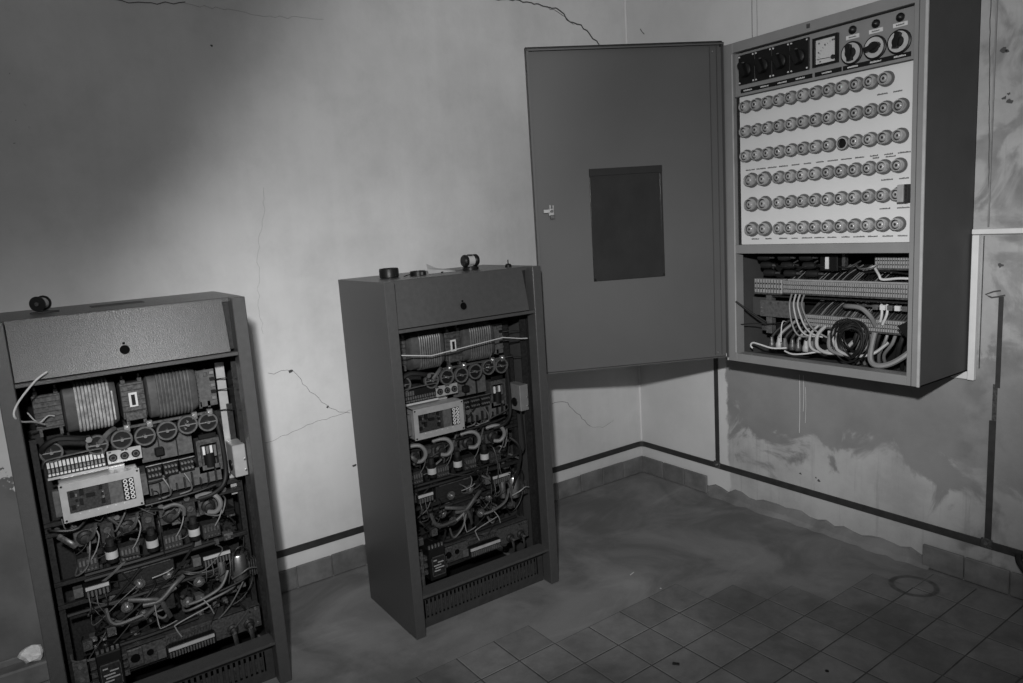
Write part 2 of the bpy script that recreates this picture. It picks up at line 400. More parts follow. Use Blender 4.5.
# cable ducting to the right of the cabinet
d5 = struct(MB().box((-0.016, -2.6, 1.266), (0, -1.655, 1.284), None, 0.002).build('trim_5', 'duct_white'), 'white horizontal cable duct right of the fuse cabinet', 'duct')
d6 = struct(MB().box((-0.020, -1.680, 0.757), (0, -1.658, 1.264), None, 0.002).build('trim_6', 'duct_white'), 'white upright cable duct beside the fuse cabinet', 'duct')
MB().box((-0.012, -1.66, 0.757), (0, -1.60, 0.785), None, 0.002).build('duct_foot', 'duct_white', d6)
MB().box((-0.006, -1.703, 1.29), (0, -1.699, 2.3)).build('seam_cover', 'mortar', d5)
MB().box((-0.004, -1.690, 0.80), (0, -1.688, 1.26)).build('duct_lip', 'steel', d6)
MB().box((-0.010, -0.345, 0.17), (-0.002, -0.340, 0.175))

# cracks: shallow dark grooves in the plaster
def crack(pts, r, wall, n=1, ax='left', jit=0.006):
    P = []
    for i in range(len(pts)-1):
        a, b = Vector(pts[i]), Vector(pts[i+1]); steps = max(2, int((b-a).length/0.02))
        for k in range(steps):
            t = k/steps; q = a.lerp(b, t); P.append((q.x + random.uniform(-jit, jit)*(k > 0), q.y + random.uniform(-jit, jit)*(k > 0)))
    P.append(tuple(pts[-1]))
    m = MB()
    if ax == 'left': m.tube([(x, -0.0002, z) for x, z in P], r, 5, 2, False)
    else: m.tube([(-0.0002, y, z) for y, z in P], r, 5, 2, False)
    return m.build('crack', 'crack_dark', wall)
crack([(-0.80, 2.392), (-0.615, 2.398), (-0.447, 2.389), (-0.365, 2.334), (-0.297, 2.327), (-0.187, 2.243), (-0.10, 2.19)], 0.0032, wall_l)
crack([(-0.50, 2.392), (-0.41, 2.36), (-0.345, 2.325)], 0.0014, wall_l)
crack([(-1.9715, 0.896), (-1.8741, 0.8873), (-1.8159, 0.7912), (-1.7408, 0.7098), (-1.658, 0.6718)], 0.0008, wall_l)
crack([(-2.015, 0.624), (-1.88, 0.648), (-1.78, 0.668), (-1.68, 0.676), (-1.58, 0.69)], 0.0006, wall_l)
crack([(-0.6046, 0.5023), (-0.5217, 0.4963), (-0.4285, 0.4091), (-0.3653, 0.3368)], 0.0011, wall_l)
crack([(-0.3653, 0.3368), (-0.28, 0.31), (-0.20, 0.335)], 0.0005, wall_l)
crack([(-2.36, 2.232), (-2.30, 2.223), (-2.21, 2.226), (-2.10, 2.24)], 0.0016, wall_l)
crack([(-2.10, 2.235), (-1.85, 2.22), (-1.6, 2.23)], 0.0004, wall_l)
crack([(-1.905, 1.60), (-1.915, 1.5), (-1.955, 1.36), (-1.975, 1.18), (-1.972, 1.05)], 0.0003, wall_l)
crack([(-1.679, 2.3), (-1.682, 1.9), (-1.70, 1.33)], 0.0014, wall_r, ax='right', jit=0.001)
crack([(-0.10, 2.31), (-0.125, 2.28)], 0.0020, wall_r, ax='right')
crack([(-0.759, 2.6), (-0.758, 1.9)], 0.0012, wall_r, ax='right', jit=0.0004)
crack([(-0.783, 2.6), (-0.783, 1.9)], 0.0007, wall_r, ax='right', jit=0.0004)
crack([(-1.746, 1.075), (-1.70, 1.06), (-1.72, 1.05), (-1.76, 1.06)], 0.003, wall_r, ax='right', jit=0.004)
for y, z0, z1, r in ((-0.981, 0.42, 0.68, 0.0010), (-1.000, 0.52, 0.68, 0.0008), (-1.010, 0.47, 0.63, 0.0006)):
    MB().tube([(-0.0004, y, z1), (-0.0006, y-0.002, (z0+z1)/2), (-0.0004, y+0.001, z0)], r, 5, 3).build('paint_drip', 'duct_white', wall_r)
# knocked-out pits in the plaster
def pit(wall, a, z, r, seed, ax):
    q = random.Random(seed); n = 9; rs = [r*q.uniform(0.5, 1.2) for _ in range(n)]; m = MB(); vs = []
    for k in range(n):
        t = 2*PI*k/n; da, dz = rs[k]*math.cos(t), rs[k]*0.8*math.sin(t)
        vs.append((a+da, -0.0004, z+dz) if ax == 'left' else (-0.0004, a+da, z+dz))
    c = (a, 0.004, z) if ax == 'left' else (0.004, a, z)
    m.add(vs + [c] + [tuple(0.8*v[i]+0.2*c[i] - (0.0006 if i == (1 if ax == 'left' else 0) else 0) for i in range(3)) for v in vs], [tuple(range(n))] + [(k, (k+1) % n, n+1+(k+1) % n, n+1+k) for k in range(n)])
    m.build('pit', 'crack_dark', wall)
for i, (a, z, r) in enumerate(((-1.884, 0.888, 0.010), (-1.750, 0.716, 0.007), (-1.663, 0.445, 0.009), (-2.03, 2.10, 0.006))): pit(wall_l, a, z, r, i, 'left')
for i, (a, z, r) in enumerate(((-1.725, 1.855, 0.011), (-1.735, 1.850, 0.007), (-1.733, 1.705, 0.008), (-1.750, 1.690, 0.011), (-1.745, 1.715, 0.006), (-1.742, 1.16, 0.010), (-0.985, 0.235, 0.007), (-1.075, 0.225, 0.008), (-1.06, 0.235, 0.006))): pit(wall_r, a, z, r, 20+i, 'right')

# ================================================================== RACKS
W, D, H, S = 0.6303, 0.39, 1.2457, 0.0378
def wire(root, pts, r, m, name='wire', flat=1.0, n=6):
    return MB().tube(pts, r, n, 5, True, flat).build(name, m, root)
def hexnut(c, r, h, axis='y'): return MB().cyl(c, r, h, axis, 6)
def coil(root, u0, u1, z0, z1, v0, v1, pale, smooth_left):
    def prof(inset):
        r = 0.030; pts = []; a, b, cc, dd = v0+inset, v1-inset, z0+inset, z1-inset
        for (cx, cz, st) in ((b-r, dd-r, 0), (a+r, dd-r, 1), (a+r, cc+r, 2), (b-r, cc+r, 3)):
            for k in range(4):
                t = PI/2*(st + k/3); pts.append((cx + r*math.cos(t), cz + r*math.sin(t)))
        return pts
    def sweep(stations):
        vs = []; fs = []
        for u, ins in stations:
            vs += [(u, p[0], p[1]) for p in prof(ins)]
        n = 16
        for i in range(len(stations)-1):
            for k in range(n): fs.append((i*n+k, i*n+(k+1) % n, (i+1)*n+(k+1) % n, (i+1)*n+k))
        fs.append(tuple(range(n))); fs.append(tuple((len(stations)-1)*n+k for k in reversed(range(n))))
        return MB().add(vs, fs)
    b = sweep([(u0, 0.006), (u0+0.004, 0.0), (u1-0.012, 0.0005), (u1, 0.006)]).build('coil', 'tape', root, label='dark taped transformer coil')
    ua, ub = u0+smooth_left, u1-0.016; n = 10; st = []
    p = (ub-ua)/n
    for i in range(n):
        a = ua + i*p
        st += [(a, 0.002), (a+p*0.15, -0.0035), (a+p*0.5, -0.0048), (a+p*0.80, -0.0035), (a+p*0.95, 0.002)]
    sweep(st).build('winding', 'winding_pale' if pale else 'winding_dark', b)
    if pale:
        MB().box((u1-0.014, v0-0.006, z0+0.02), (u1-0.010, v0+0.001, z1-0.03)).build('winding_tail', 'winding_pale', b)
    return b
def yoke(root, u0, u1, z0, z1, v0, v1, window=False):
    y = MB().box((u0, v0, z0), (u1, v1, z1), None, 0.002).build('core', 'steel', root, label='laminated steel transformer core')
    k = MB()
    for i in range(7):
        z = z0 + (z1-z0)*(i+0.5)/7
        k.box((u0+0.002, v0-0.0012, z-0.0008), (u1-0.002, v0+0.002, z+0.0008))
    k.build('lamination', 'dark_metal', y, smooth=False)
    for uu in (u0+0.010, u1-0.010):
        MB().box((uu-0.006, v0-0.004, z1-0.001), (uu+0.006, v0+0.02, z1+0.012), None, 0.001).cyl((uu, v0+0.008, z1+0.010), 0.004, 0.012, 'z', 6).build('clamp', 'steel', y)
        MB().box((uu-0.004, v0-0.002, z0-0.018), (uu+0.004, v0+0.012, z0+0.002)).build('clamp', 'steel', y)
    if window:
        f = MB().box((u0+0.020, v0-0.004, z0+0.035), (u1-0.022, v0, z1-0.030)).build('terminal_plate', 'white_plastic', y)
        MB().box((u0+0.026, v0-0.006, z0+0.040), (u1-0.028, v0-0.003, z1-0.036)).build('slot', 'black', y)
        MB().box((u0+0.004, v0-0.012, z0-0.004), (u1-0.004, v0, z0+0.022), None, 0.002).build('clamp_bar', 'steel', y)
    return y
def nutbolt(root, c, r=0.008, name='bolt'):
    b = MB().cyl((c[0], c[1], c[2]), r*1.7, 0.003, 'y', 14).build(name, 'steel', root)
    MB().cyl((c[0], c[1]-0.008, c[2]), r, 0.009, 'y', 6).cyl((c[0], c[1]-0.014, c[2]), r*0.5, 0.008, 'y', 10).build('nut', 'zinc', b)
    return b
def term_block(root, u0, u1, z, v, n, wires=True, seed=1):
    rr = random.Random(seed)
    b = MB().box((u0-0.004, v, z-0.022), (u1+0.004, v+0.035, z+0.012), None, 0.001).build('terminal_block', 'black', root)
    MB().box((u0, v-0.004, z+0.000), (u1, v+0.004, z+0.010)).build('marker_strip', 'rack_marker', b, smooth=False, label='white marker strip')
    k = MB(); p = (u1-u0)/n
    for i in range(n):
        a = u0 + (i+0.2)*p
        k.box((a, v-0.006, z-0.020), (a+p*0.55, v+0.002, z-0.003))
    k.build('contact', 'grey_plastic', b, smooth=False)
    MB().box((u0-0.030, v+0.004, z-0.016), (u0-0.006, v+0.03, z+0.012), None, 0.001).build('end_plate', 'grey_plastic', b)
    if wires:
        for i in range(0, n, 2):
            a = u0 + (i+0.5)*p; dz = rr.uniform(0.04, 0.09)
            wire(root, [(a, v-0.004, z-0.018), (a+rr.uniform(-.004, .004), v-0.010, z-0.05), (a+rr.uniform(-.02, .02), v+0.02, z-0.03-dz), (a+rr.uniform(-.03, .03), v+0.07, z-0.05-dz)], 0.0016, rr.choice(['rack_wire', 'black_wire', 'rack_wire']))
def rack(name, label, loc, mid, dz):
    R = thing(name, label, 'rack', loc, 0.0)
    P = 'cabinet_paint_shaded' if mid else 'hammertone'
    P = 'hammertone'
    # --- housing
    for s in (0, 1):
        fx = (lambda u: u) if s == 0 else (lambda u: W-u)
        m = MB()
        m.box((fx(0), 0.0, 0), (fx(S), 0.052, H), None, 0.0022)
        m.box((fx(0), 0.050, 0), (fx(0.006), D, H))
        sp = m.build('side_panel', P, R, smooth=False)
        k = MB(); vz = 0.058
        k.box((fx(0.010), vz, 0.13), (fx(0.012), vz+0.010, 1.06)).box((fx(0.010), vz+0.022, 0.13), (fx(0.012), vz+0.050, 1.06))
        for i in range(48):
            z = 0.14 + i*0.0193; k.box((fx(0.010), vz+0.009, z), (fx(0.012), vz+0.023, z+0.0085))
        k.box((fx(0.010), vz+0.046, 0.13), (fx(0.040), vz+0.050, 1.06))
        k.build('perforated_rail', 'dark_metal', R, smooth=False)
    MB().box((0.006, D-0.006, 0.03), (W-0.006, D, H)).build('back_panel', 'dark_inside', R, smooth=False)
    MB().box((0.004, 0.044, H-0.014), (W-0.004, D-0.001, H), None, 0.0015).build('top_panel', P, R, smooth=False)
    if not mid: MB().box((0.25, 0.20, H), (0.39, 0.265, H+0.0015)).build('cover_strip', 'dark_metal', R)
    # --- leaning lid with lock
    n = (H-0.004-1.0885); run = 0.042-0.0095
    lid = MB().prism([(0, 0), (1, 0), (1, 1), (0, 1)], 0, 1)
    a = Vector((S+0.002, 0.0095, 1.0885)); u = Vector((0.573-S-0.002, 0, 0)); vv = Vector((0, run, n)); nn = Vector((0, n, -run)).normalized()*0.012
    vs = [a, a+u, a+u+vv, a+vv]; vs += [q+nn for q in vs]
    lid = MB().add(vs, [(0,1,2,3),(7,6,5,4),(0,4,5,1),(1,5,6,2),(2,6,7,3),(3,7,4,0)])
    lid = lid.build('lid', P, R, smooth=False)
    c = a + u*0.49 + vv*0.285
    c = Vector((0.299, 0, 1.134)); c.y = 0.0095 + run*(c.z-1.0885)/n
    TL = Matrix.Translation(c) @ Matrix.Rotation(-math.atan2(run, n), 4, 'X') @ Matrix.Translation(-c)
    k = MB(TL).cyl((c.x, c.y-0.0022, c.z), 0.0135, 0.004, 'y', 20); k.box((c.x-0.003, c.y-0.0022, c.z+0.010), (c.x+0.003, c.y+0.004, c.z+0.021)); k.build('lock', 'void', lid, label='round black lock hole')
    MB(TL).ring((c.x, c.y-0.0026, c.z), 0.0150, 0.0128, 0.003, 'y', 20).build('lock_ring', 'steel', lid)
    MB().box((S, 0.002, 1.0745), (W-S, 0.030, 1.0855), None, 0.0015).build('front_rail', P, R, smooth=False)
    MB().box((0.573, 0.050, 1.09), (W-S, 0.052, H-0.014)).build('lid_jamb', 'dark_metal', R, smooth=False)
    # --- vent panel with slots, ledge above
    g = MB(); v = 0.052; u0, u1 = S, W-S
    g.box((u0, v, 0), (u1, v+0.003, 0.034)).box((u0, v, 0.103), (u1, v+0.003, 0.142))
    ns = 30; s0, s1 = u0+0.030, u1-0.030; p = (s1-s0)/ns
    g.box((u0, v, 0.034), (s0, v+0.003, 0.103)).box((s1, v, 0.034), (u1, v+0.003, 0.103))
    for i in range(ns+1):
        a = s0 + i*p; g.add([(a-p*0.27, v, .034), (a+p*0.27, v, .034), (a+p*0.27, v+.003, .034), (a-p*0.27, v+.003, .034), (a-p*0.27, v, .103), (a+p*0.27, v, .103), (a+p*0.27, v+.003, .103), (a-p*0.27, v+.003, .103)],
            [(0,1,5,4),(1,2,6,5),(2,3,7,6),(3,0,4,7)])
    g.build('vent_panel', 'vent_paint_shaded', R, smooth=False, label='vent panel with a row of upright slots')
    MB().box((u0+0.02, v+0.020, 0.03), (u1-0.02, v+0.022, 0.075)).build('vent_liner', 'steel', R, smooth=False)
    MB().add([(u0, .006, .138), (u1, .006, .138), (u1, .066, .143), (u0, .066, .143), (u0, .006, .147), (u1, .006, .147), (u1, .066, .150), (u0, .066, .150)],
             [(0,3,2,1),(4,5,6,7),(0,1,5,4),(1,2,6,5),(2,3,7,6),(3,0,4,7)]).build('ledge', P, R, smooth=False)
    MB().box((u0, 0.060, 0.003), (u1, D, 0.012)).build('bottom_panel', 'dark_inside', R, smooth=False)
    # --- transformer
    Z = dz
    coil(R, 0.138, 0.272, 0.905+Z, 1.040+Z, 0.125, 0.285, not mid, 0.030)
    coil(R, 0.351, 0.489, 0.903+Z, 1.038+Z, 0.125, 0.285, False, 0.026)
    yoke(R, 0.068, 0.137, 0.922+Z, 1.022+Z, 0.165, 0.25)
    yoke(R, 0.283, 0.347, 0.915+Z, 1.022+Z, 0.140, 0.25, True)
    yoke(R, 0.490, 0.535, 0.919+Z, 1.000+Z, 0.170, 0.25)
    k = MB().box((0.500, 0.168, 0.905+Z), (0.5505, 0.172, 1.02+Z)).build('terminal_panel', 'grey_plastic', R)
    for i in range(5):
        MB().box((0.535, 0.160, 0.925+Z+i*0.02), (0.548, 0.168, 0.934+Z+i*0.02)).build('terminal', 'black' if i % 2 else 'zinc', k)
    # --- back plates behind the modules
    bp = MB().box((0.045, 0.30, 0.15), (0.585, 0.306, 0.90)).build('mounting_plate', 'dark_metal', R, smooth=False)
    rail = MB().box((0.558, 0.175, 0.60), (0.585, 0.179, 1.035), None, 0.0005).build('upright_rail', 'alu' if not mid else 'dark_metal', R, smooth=False)
    for z in (0.40, 0.47, 0.62, 0.65):
        MB().box((0.045, 0.155, z-0.006), (0.585, 0.175, z+0.006), None, 0.001).build('cross_bar', 'dark_metal', R)
    for uu in (0.046, 0.576):
        MB().box((uu, 0.165, 0.13), (uu+0.016, 0.185, 0.90)).build('upright_bar', 'dark_metal', R)
    # --- row of round rectifier discs under the coils
    for i, (uu, zz) in enumerate(((0.093, 0.866), (0.204, 0.862), (0.267, 0.864), (0.328, 0.861), (0.388, 0.864), (0.447, 0.870), (0.505, 0.866))):
        zz += Z
        dsk = MB().cyl((uu, 0.122, zz), 0.026, 0.030, 'y', 22).build('rectifier_disc', 'black', R, label='round dark rectifier disc')
        MB().ring((uu, 0.116, zz), 0.0285, 0.0235, 0.012, 'y', 24).build('rim', 'grey_plastic', dsk)
        MB().cyl((uu, 0.108, zz), 0.005, 0.016, 'y', 6).box((uu-0.024, 0.117, zz-0.002), (uu+0.024, 0.120, zz+0.001)).build('stud', 'zinc', dsk)
        if i in (5,): 
            for q in (-1, 0, 1): MB().cyl((uu-0.004+0.004*q, 0.112, zz+0.010*q), 0.0028, 0.012, 'y', 8).build('pin', 'zinc', dsk)
    bus = MB().box((0.26, 0.128, 0.889+Z), (0.515, 0.136, 0.897+Z), None, 0.001).build('bus_bar', 'steel', R)
    for uu in (0.285, 0.345, 0.470, 0.515):
        MB().box((uu-0.008, 0.120, 0.882+Z), (uu+0.008, 0.134, 0.904+Z), None, 0.001).cyl((uu, 0.112, 0.893+Z), 0.005, 0.010, 'y', 6).build('clamp', 'zinc', bus)
    wire(R, [(0.07, 0.14, 0.85+Z), (0.075, 0.11, 0.885+Z), (0.11, 0.10, 0.905+Z), (0.16, 0.10, 0.895+Z), (0.19, 0.115, 0.885+Z)], 0.008, 'black_rubber', 'hose')
    MB().cyl((0.185, 0.100, 0.885+Z), 0.009, 0.03, 'y', 6).build('cable_lug', 'zinc', R)
    wire(R, [(0.255, 0.14, 0.895+Z), (0.235, 0.12, 0.89+Z), (0.21, 0.12, 0.865+Z)], 0.007, 'rack_wire', 'hose')
    # --- pale terminal row with wire bail
    tb = MB().box((0.074, 0.125, 0.797+Z), (0.220, 0.150, 0.842+Z)).build('terminal_strip', 'black', R, smooth=False)
    a = MB(); b = MB()
    for i in range(15):
        uu = 0.077 + i*0.0095; 
        a.box((uu, 0.119, 0.822+Z), (uu+0.0062, 0.126, 0.838+Z)) if (i < 6 or mid is False) else None
        a.box((uu, 0.118, 0.799+Z), (uu+0.0065, 0.126, 0.805+Z))
        b.box((uu+0.001, 0.121, 0.808+Z), (uu+0.006, 0.126, 0.818+Z))
    a.build('marker', 'white_plastic' if not mid else 'grey_plastic', tb, smooth=False); b.build('screw', 'zinc', tb, smooth=False)
    MB().box((0.074, 0.112, 0.790+Z), (0.222, 0.116, 0.7965+Z)).build('marker_strip', 'rack_marker', tb, smooth=False)
    MB().tube([(0.066, 0.125, 0.825+Z), (0.072, 0.10, 0.848+Z), (0.10, 0.10, 0.853+Z), (0.20, 0.10, 0.855+Z), (0.213, 0.10, 0.850+Z), (0.216, 0.11, 0.835+Z)], 0.0022, 6, 4).build('bail', 'zinc', tb)
    # --- bracket with three sockets
    br = MB().box((0.224, 0.130, 0.795+Z), (0.3145, 0.134, 0.8335+Z), None, 0.0008).build('socket_bracket', 'alu', R, label='bare aluminium bracket with three round sockets')
    for uu in (0.2385, 0.2685, 0.298):
        sk = MB().cyl((uu, 0.124, 0.8135+Z), 0.0112, 0.012, 'y', 18).build('socket', 'black', br)
        MB().ring((uu, 0.1225, 0.8135+Z), 0.0075, 0.0050, 0.004, 'y', 14).build('socket_ring', 'grey_plastic', sk)
    for uu in (0.229, 0.262, 0.272):
        MB().box((uu, 0.1290, 0.8275+Z), (uu+0.007, 0.1305, 0.8315+Z)).build('mark', 'ink', br, smooth=False)
    # --- aluminium regulator module with window and ringed jacks
    z0, z1 = 0.674+Z, 0.784+Z; v0, v1 = 0.065, 0.125; ua, ub = 0.094, 0.294; wa, wb, wz0, wz1 = 0.1115, 0.2765, 0.697+Z, 0.762+Z
    m = MB().box((ua, v0, z0), (ub, v0+0.004, wz0)).box((ua, v0, wz1), (ub, v0+0.004, z1)).box((ua, v0, wz0), (wa, v0+0.004, wz1)).box((wb, v0, wz0), (ub, v0+0.004, wz1))
    m.box((ua, v0+0.004, z1-0.003), (ub, v1, z1)).box((ua, v0+0.004, z0), (ub, v1, z0+0.003)).box((ua, v0+0.004, z0), (ua+0.003, v1, z1)).box((ub-0.003, v0+0.004, z0), (ub, v1, z1)).box((ua, v1-0.003, z0), (ub, v1, z1))
    mo = m.build('regulator_module', 'alu', R, smooth=False, label='bright aluminium module with dark window')
    bd = MB().box((wa-0.003, v0+0.012, wz0-0.003), (wb+0.003, v0+0.015, wz1+0.003)).build('circuit_board', 'board', mo, smooth=False)
    k = MB()
    for (uu, zz, wu, wz) in ((0.117, 0.742, .010, .012), (0.117, 0.706, .010, .010), (0.140, 0.742, .010, .016), (0.138, 0.715, .008, .016), (0.128, 0.727, .006, .005), (0.155, 0.733, .022, .008), (0.188, 0.748, .008, .012), (0.190, 0.706, .009, .012), (0.192, 0.728, .006, .010)):
        k.box((uu, v0+0.004, zz+Z), (uu+wu, v0+0.012, zz+wz+Z))
    k.build('component', 'black', mo, smooth=False)
    k = MB()
    for (uu, zz, wu, wz) in ((0.130, 0.740, .004, .008), (0.194, 0.720, .005, .020), (0.131, 0.712, .004, .004)): k.box((uu, v0+0.006, zz+Z), (uu+wu, v0+0.012, zz+wz+Z))
    k.build('contact', 'zinc', mo, smooth=False)
    MB().box((0.212, v0+0.005, wz0-0.003), (0.246, v0+0.012, wz1+0.003)).build('cover_plate', 'grey_plastic', mo, smooth=False)
    MB().box((0.2465, v0+0.003, wz0-0.002), (0.2785, v0+0.012, wz1+0.002)).build('jack_plate', 'black', mo, smooth=False)
    for i in range(5):
        for j in range(2):
            MB().ring((0.2545+j*0.0145, v0-0.001, 0.7055+Z+i*0.0123), 0.0056, 0.0034, 0.005, 'y', 14).build('jack_ring', 'white_plastic', mo)
    for uu in (ua+0.006, ub-0.006):
        for zz in (z0+0.006, z1-0.006): MB().cyl((uu, v0-0.002, zz), 0.003, 0.004, 'y', 8).build('screw', 'black', mo)
    for i in range(6):
        MB().cyl((0.135+i*0.022, v0-0.001, 0.6925+Z), 0.0016, 0.003, 'y', 8).build('rivet', 'white_plastic', mo)
    MB().box((ua-0.016, v0+0.018, 0.690+Z), (ua, v0+0.040, 0.765+Z), None, 0.001).build('side_ear', 'grey_plastic', mo)
    MB().box((ub, v0+0.018, 0.695+Z), (ub+0.018, v0+0.040, 0.760+Z), None, 0.001).build('side_ear', 'grey_plastic', mo)
    MB().box((ua+0.01, v1, z1-0.006), (ub-0.03, v1+0.02, z1+0.006)).build('hood', 'alu', mo, smooth=False)
    # --- grey plate, screw terminals, relay to the right of it
    pl = MB().box((0.317, 0.170, 0.768+Z), (0.461, 0.174, 0.838+Z)).build('component_plate', 'grey_plastic', R, smooth=False)
    for uu in (0.365, 0.415): MB().box((uu, 0.160, 0.768+Z), (uu+0.002, 0.172, 0.838+Z)).build('divider', 'dark_metal', pl, smooth=False)
    for uu, zz in ((0.342, 0.785), (0.388, 0.792), (0.425, 0.812)): MB().box((uu, 0.1685, zz+Z), (uu+0.010, 0.1705, zz+0.007+Z)).build('mark', 'ink', pl, smooth=False)
    MB().box((0.352, 0.150, 0.783+Z), (0.378, 0.170, 0.808+Z), None, 0.003).build('trimmer', 'black', pl)
    for gi in range(3):
        gu = 0.320 + gi*0.046
        tbk = MB().box((gu, 0.135, 0.722+Z), (gu+0.040, 0.170, 0.762+Z), None, 0.001).build('screw_terminal', 'black', R)
        k = MB()
        for i in range(4):
            for j in range(2): k.cyl((gu+0.006+i*0.0095, 0.129, 0.733+Z+j*0.018), 0.0036, 0.007, 'y', 8)
        k.build('screw', 'zinc', tbk)
        MB().tube([(gu-0.002, 0.126, 0.766+Z), (gu+0.042, 0.126, 0.767+Z)], 0.0022, 6, 2, False).build('link', 'steel', tbk)
    fb = MB().box((0.322, 0.150, 0.668+Z), (0.530, 0.156, 0.722+Z)).build('finned_base', 'grey_plastic', R, smooth=False)
    k = MB()
    for i in range(9):
        uu = 0.326 + i*0.023; k.box((uu, 0.138, 0.669+Z), (uu+0.004, 0.151, 0.690+Z+0.012*(i % 3)))
    k.build('fin', 'dark_metal', fb, smooth=False)
    for uu in (0.36, 0.42): wire(R, [(uu, 0.130, 0.72+Z), (uu+0.012, 0.12, 0.69+Z), (uu+0.012, 0.125, 0.665+Z), (uu-0.02, 0.13, 0.658+Z)], 0.0028, 'rack_wire')
    wire(R, [(0.30, 0.11, 0.655+Z), (0.38, 0.105, 0.658+Z), (0.45, 0.105, 0.662+Z), (0.50, 0.11, 0.668+Z)], 0.003, 'dark_metal', 'rod')
    m = MB().box((0.468, 0.150, 0.700+Z), (0.478, 0.19, 0.806+Z)).box((0.528, 0.150, 0.700+Z), (0.538, 0.19, 0.806+Z)).box((0.478, 0.150, 0.790+Z), (0.528, 0.19, 0.806+Z)).box((0.478, 0.150, 0.700+Z), (0.528, 0.19, 0.708+Z)).box((0.478, 0.186, 0.708+Z), (0.528, 0.19, 0.790+Z))
    rl = m.build('relay', 'steel', R, smooth=False, label='small relay in an open steel frame')
    MB().cyl((0.503, 0.160, 0.715+Z), 0.016, 0.045, 'z', 16).build('relay_coil', 'black', rl)
    for i in range(4): MB().box((0.484+i*0.011, 0.150, 0.757+Z-0.010*(i % 2)), (0.491+i*0.011, 0.156, 0.783+Z)).build('contact', 'zinc' if i % 2 else 'white_plastic', rl)
    MB().box((0.478, 0.152, 0.808+Z), (0.53, 0.16, 0.822+Z), None, 0.001).build('relay_terminal', 'black', rl)
    # --- box on the inside of the right post
    bx = MB().box((0.557, 0.082, 0.682+Z), (0.596, 0.165, 0.784+Z), None, 0.002).build('switch_box', 'alu' if not mid else 'grey_box', R, smooth=False, label='small box fixed inside the right post')
    MB().cyl((0.553, 0.120, 0.715+Z), 0.017, 0.006, 'x', 18).build('knob', 'black', bx)
    for zz in (0.700, 0.735): MB().cyl((0.590, 0.079, zz+Z), 0.0035, 0.005, 'y', 8).build('screw', 'zinc', bx)
    for zz in (0.95, 0.985, 0.885):
        wire(R, [(0.545, 0.165, zz+Z), (0.575, 0.14, zz+0.004+Z), (0.602, 0.10, zz+0.002+Z)], 0.0016, 'black_wire')
    # --- thick black cable on the right
    wire(R, [(0.520, 0.14, 0.90+Z), (0.532, 0.13, 0.86+Z), (0.540, 0.13, 0.78+Z), (0.540, 0.13, 0.70+Z), (0.526, 0.12, 0.660+Z), (0.49, 0.11, 0.640+Z), (0.45, 0.12, 0.632+Z)], 0.0065, 'black_rubber', 'cable', n=8)
    if mid:
        wire(R, [(0.575, 0.11, 0.68+Z), (0.578, 0.11, 0.60+Z), (0.578, 0.11, 0.525+Z), (0.55, 0.11, 0.51+Z), (0.50, 0.12, 0.50+Z), (0.45, 0.13, 0.49+Z)], 0.004, 'black_rubber', 'cable')
        wire(R, [(0.52, 0.12, 0.58+Z), (0.545, 0.10, 0.55+Z), (0.552, 0.10, 0.50+Z), (0.542, 0.11, 0.44+Z), (0.53, 0.13, 0.38+Z)], 0.006, 'black_rubber', 'cable')
        wire(R, [(0.0385, 0.06, 0.991), (0.10, 0.06, 0.987), (0.179, 0.06, 0.973), (0.30, 0.06, 0.979), (0.482, 0.06, 0.9937), (0.515, 0.06, 0.990), (0.563, 0.06, 0.978), (0.59, 0.065, 0.974)], 0.0020, 'white_wire', label_wire) if False else \
        MB().tube([(0.040, 0.06, 0.985), (0.066, 0.06, 0.9918), (0.179, 0.06, 0.9729), (0.482, 0.06, 0.9937), (0.5627, 0.06, 0.9783), (0.592, 0.06, 0.975)], 0.0020, 6, 1, False).build('wire', 'white_wire', R, label='stiff pale wire across the coils')
    else:
        MB().tube([(0.112, -0.004, 1.107), (0.088, -0.010, 1.093), (0.0626, -0.008, 1.0675), (0.040, -0.004, 1.04), (0.0273, -0.004, 1.0165), (0.028, 0.0, 1.000), (0.0402, 0.03, 0.982), (0.065, 0.08, 0.967), (0.0886, 0.13, 0.945)], 0.0026, 7, 5).build('wire', 'white_wire', R, label='loose pale wire hanging out of the rack')
        wire(R, [(0.055, 0.10, 0.99), (0.075, 0.12, 0.955), (0.10, 0.14, 0.965), (0.115, 0.15, 0.96)], 0.002, 'white_wire')
    # --- thyristor units: square base, disc, strap, small fuse cylinder, terminal card
    for i, uu in enumerate((0.139, 0.248, 0.367, 0.480)):
        uu -= 0.016 if mid else 0.0
        zc = 0.590+Z
        ub_ = MB().box((uu-0.028, 0.158, zc-0.026), (uu+0.028, 0.172, zc+0.026), None, 0.002).build('thyristor', 'steel', R, label='thyristor on a square cooling base')
        MB().lathe([(0.022, 0), (0.020, -0.010), (0.013, -0.014), (0.013, -0.022), (0.004, -0.024)], (uu, 0.158, zc), 'y', 20).build('capsule', 'dark_metal', ub_)
        MB().cyl((uu-0.022, 0.148, zc+0.038), 0.008, 0.012, 'y', 6).build('bolt', 'zinc', ub_)
        thick = mid or i == 3
        if thick:
            MB().tube([(uu-0.034, 0.14, zc+0.044), (uu-0.010, 0.125, zc+0.050), (uu+0.012, 0.115, zc+0.046), (uu+0.026, 0.110, zc+0.026), (uu+0.026, 0.112, zc+0.004), (uu+0.012, 0.12, zc-0.012), (uu-0.006, 0.135, zc-0.012)], 0.0075, 9, 5).build('hose', 'grey_wire', ub_, label='thick grey hose loop')
        else:
            MB().tube([(uu+0.004, 0.135, zc-0.004), (uu+0.016, 0.12, zc+0.010), (uu+0.026, 0.118, zc+0.030), (uu+0.030, 0.13, zc+0.042)], 0.006, 7, 4, True, 0.5).build('braided_strap', 'zinc', ub_)
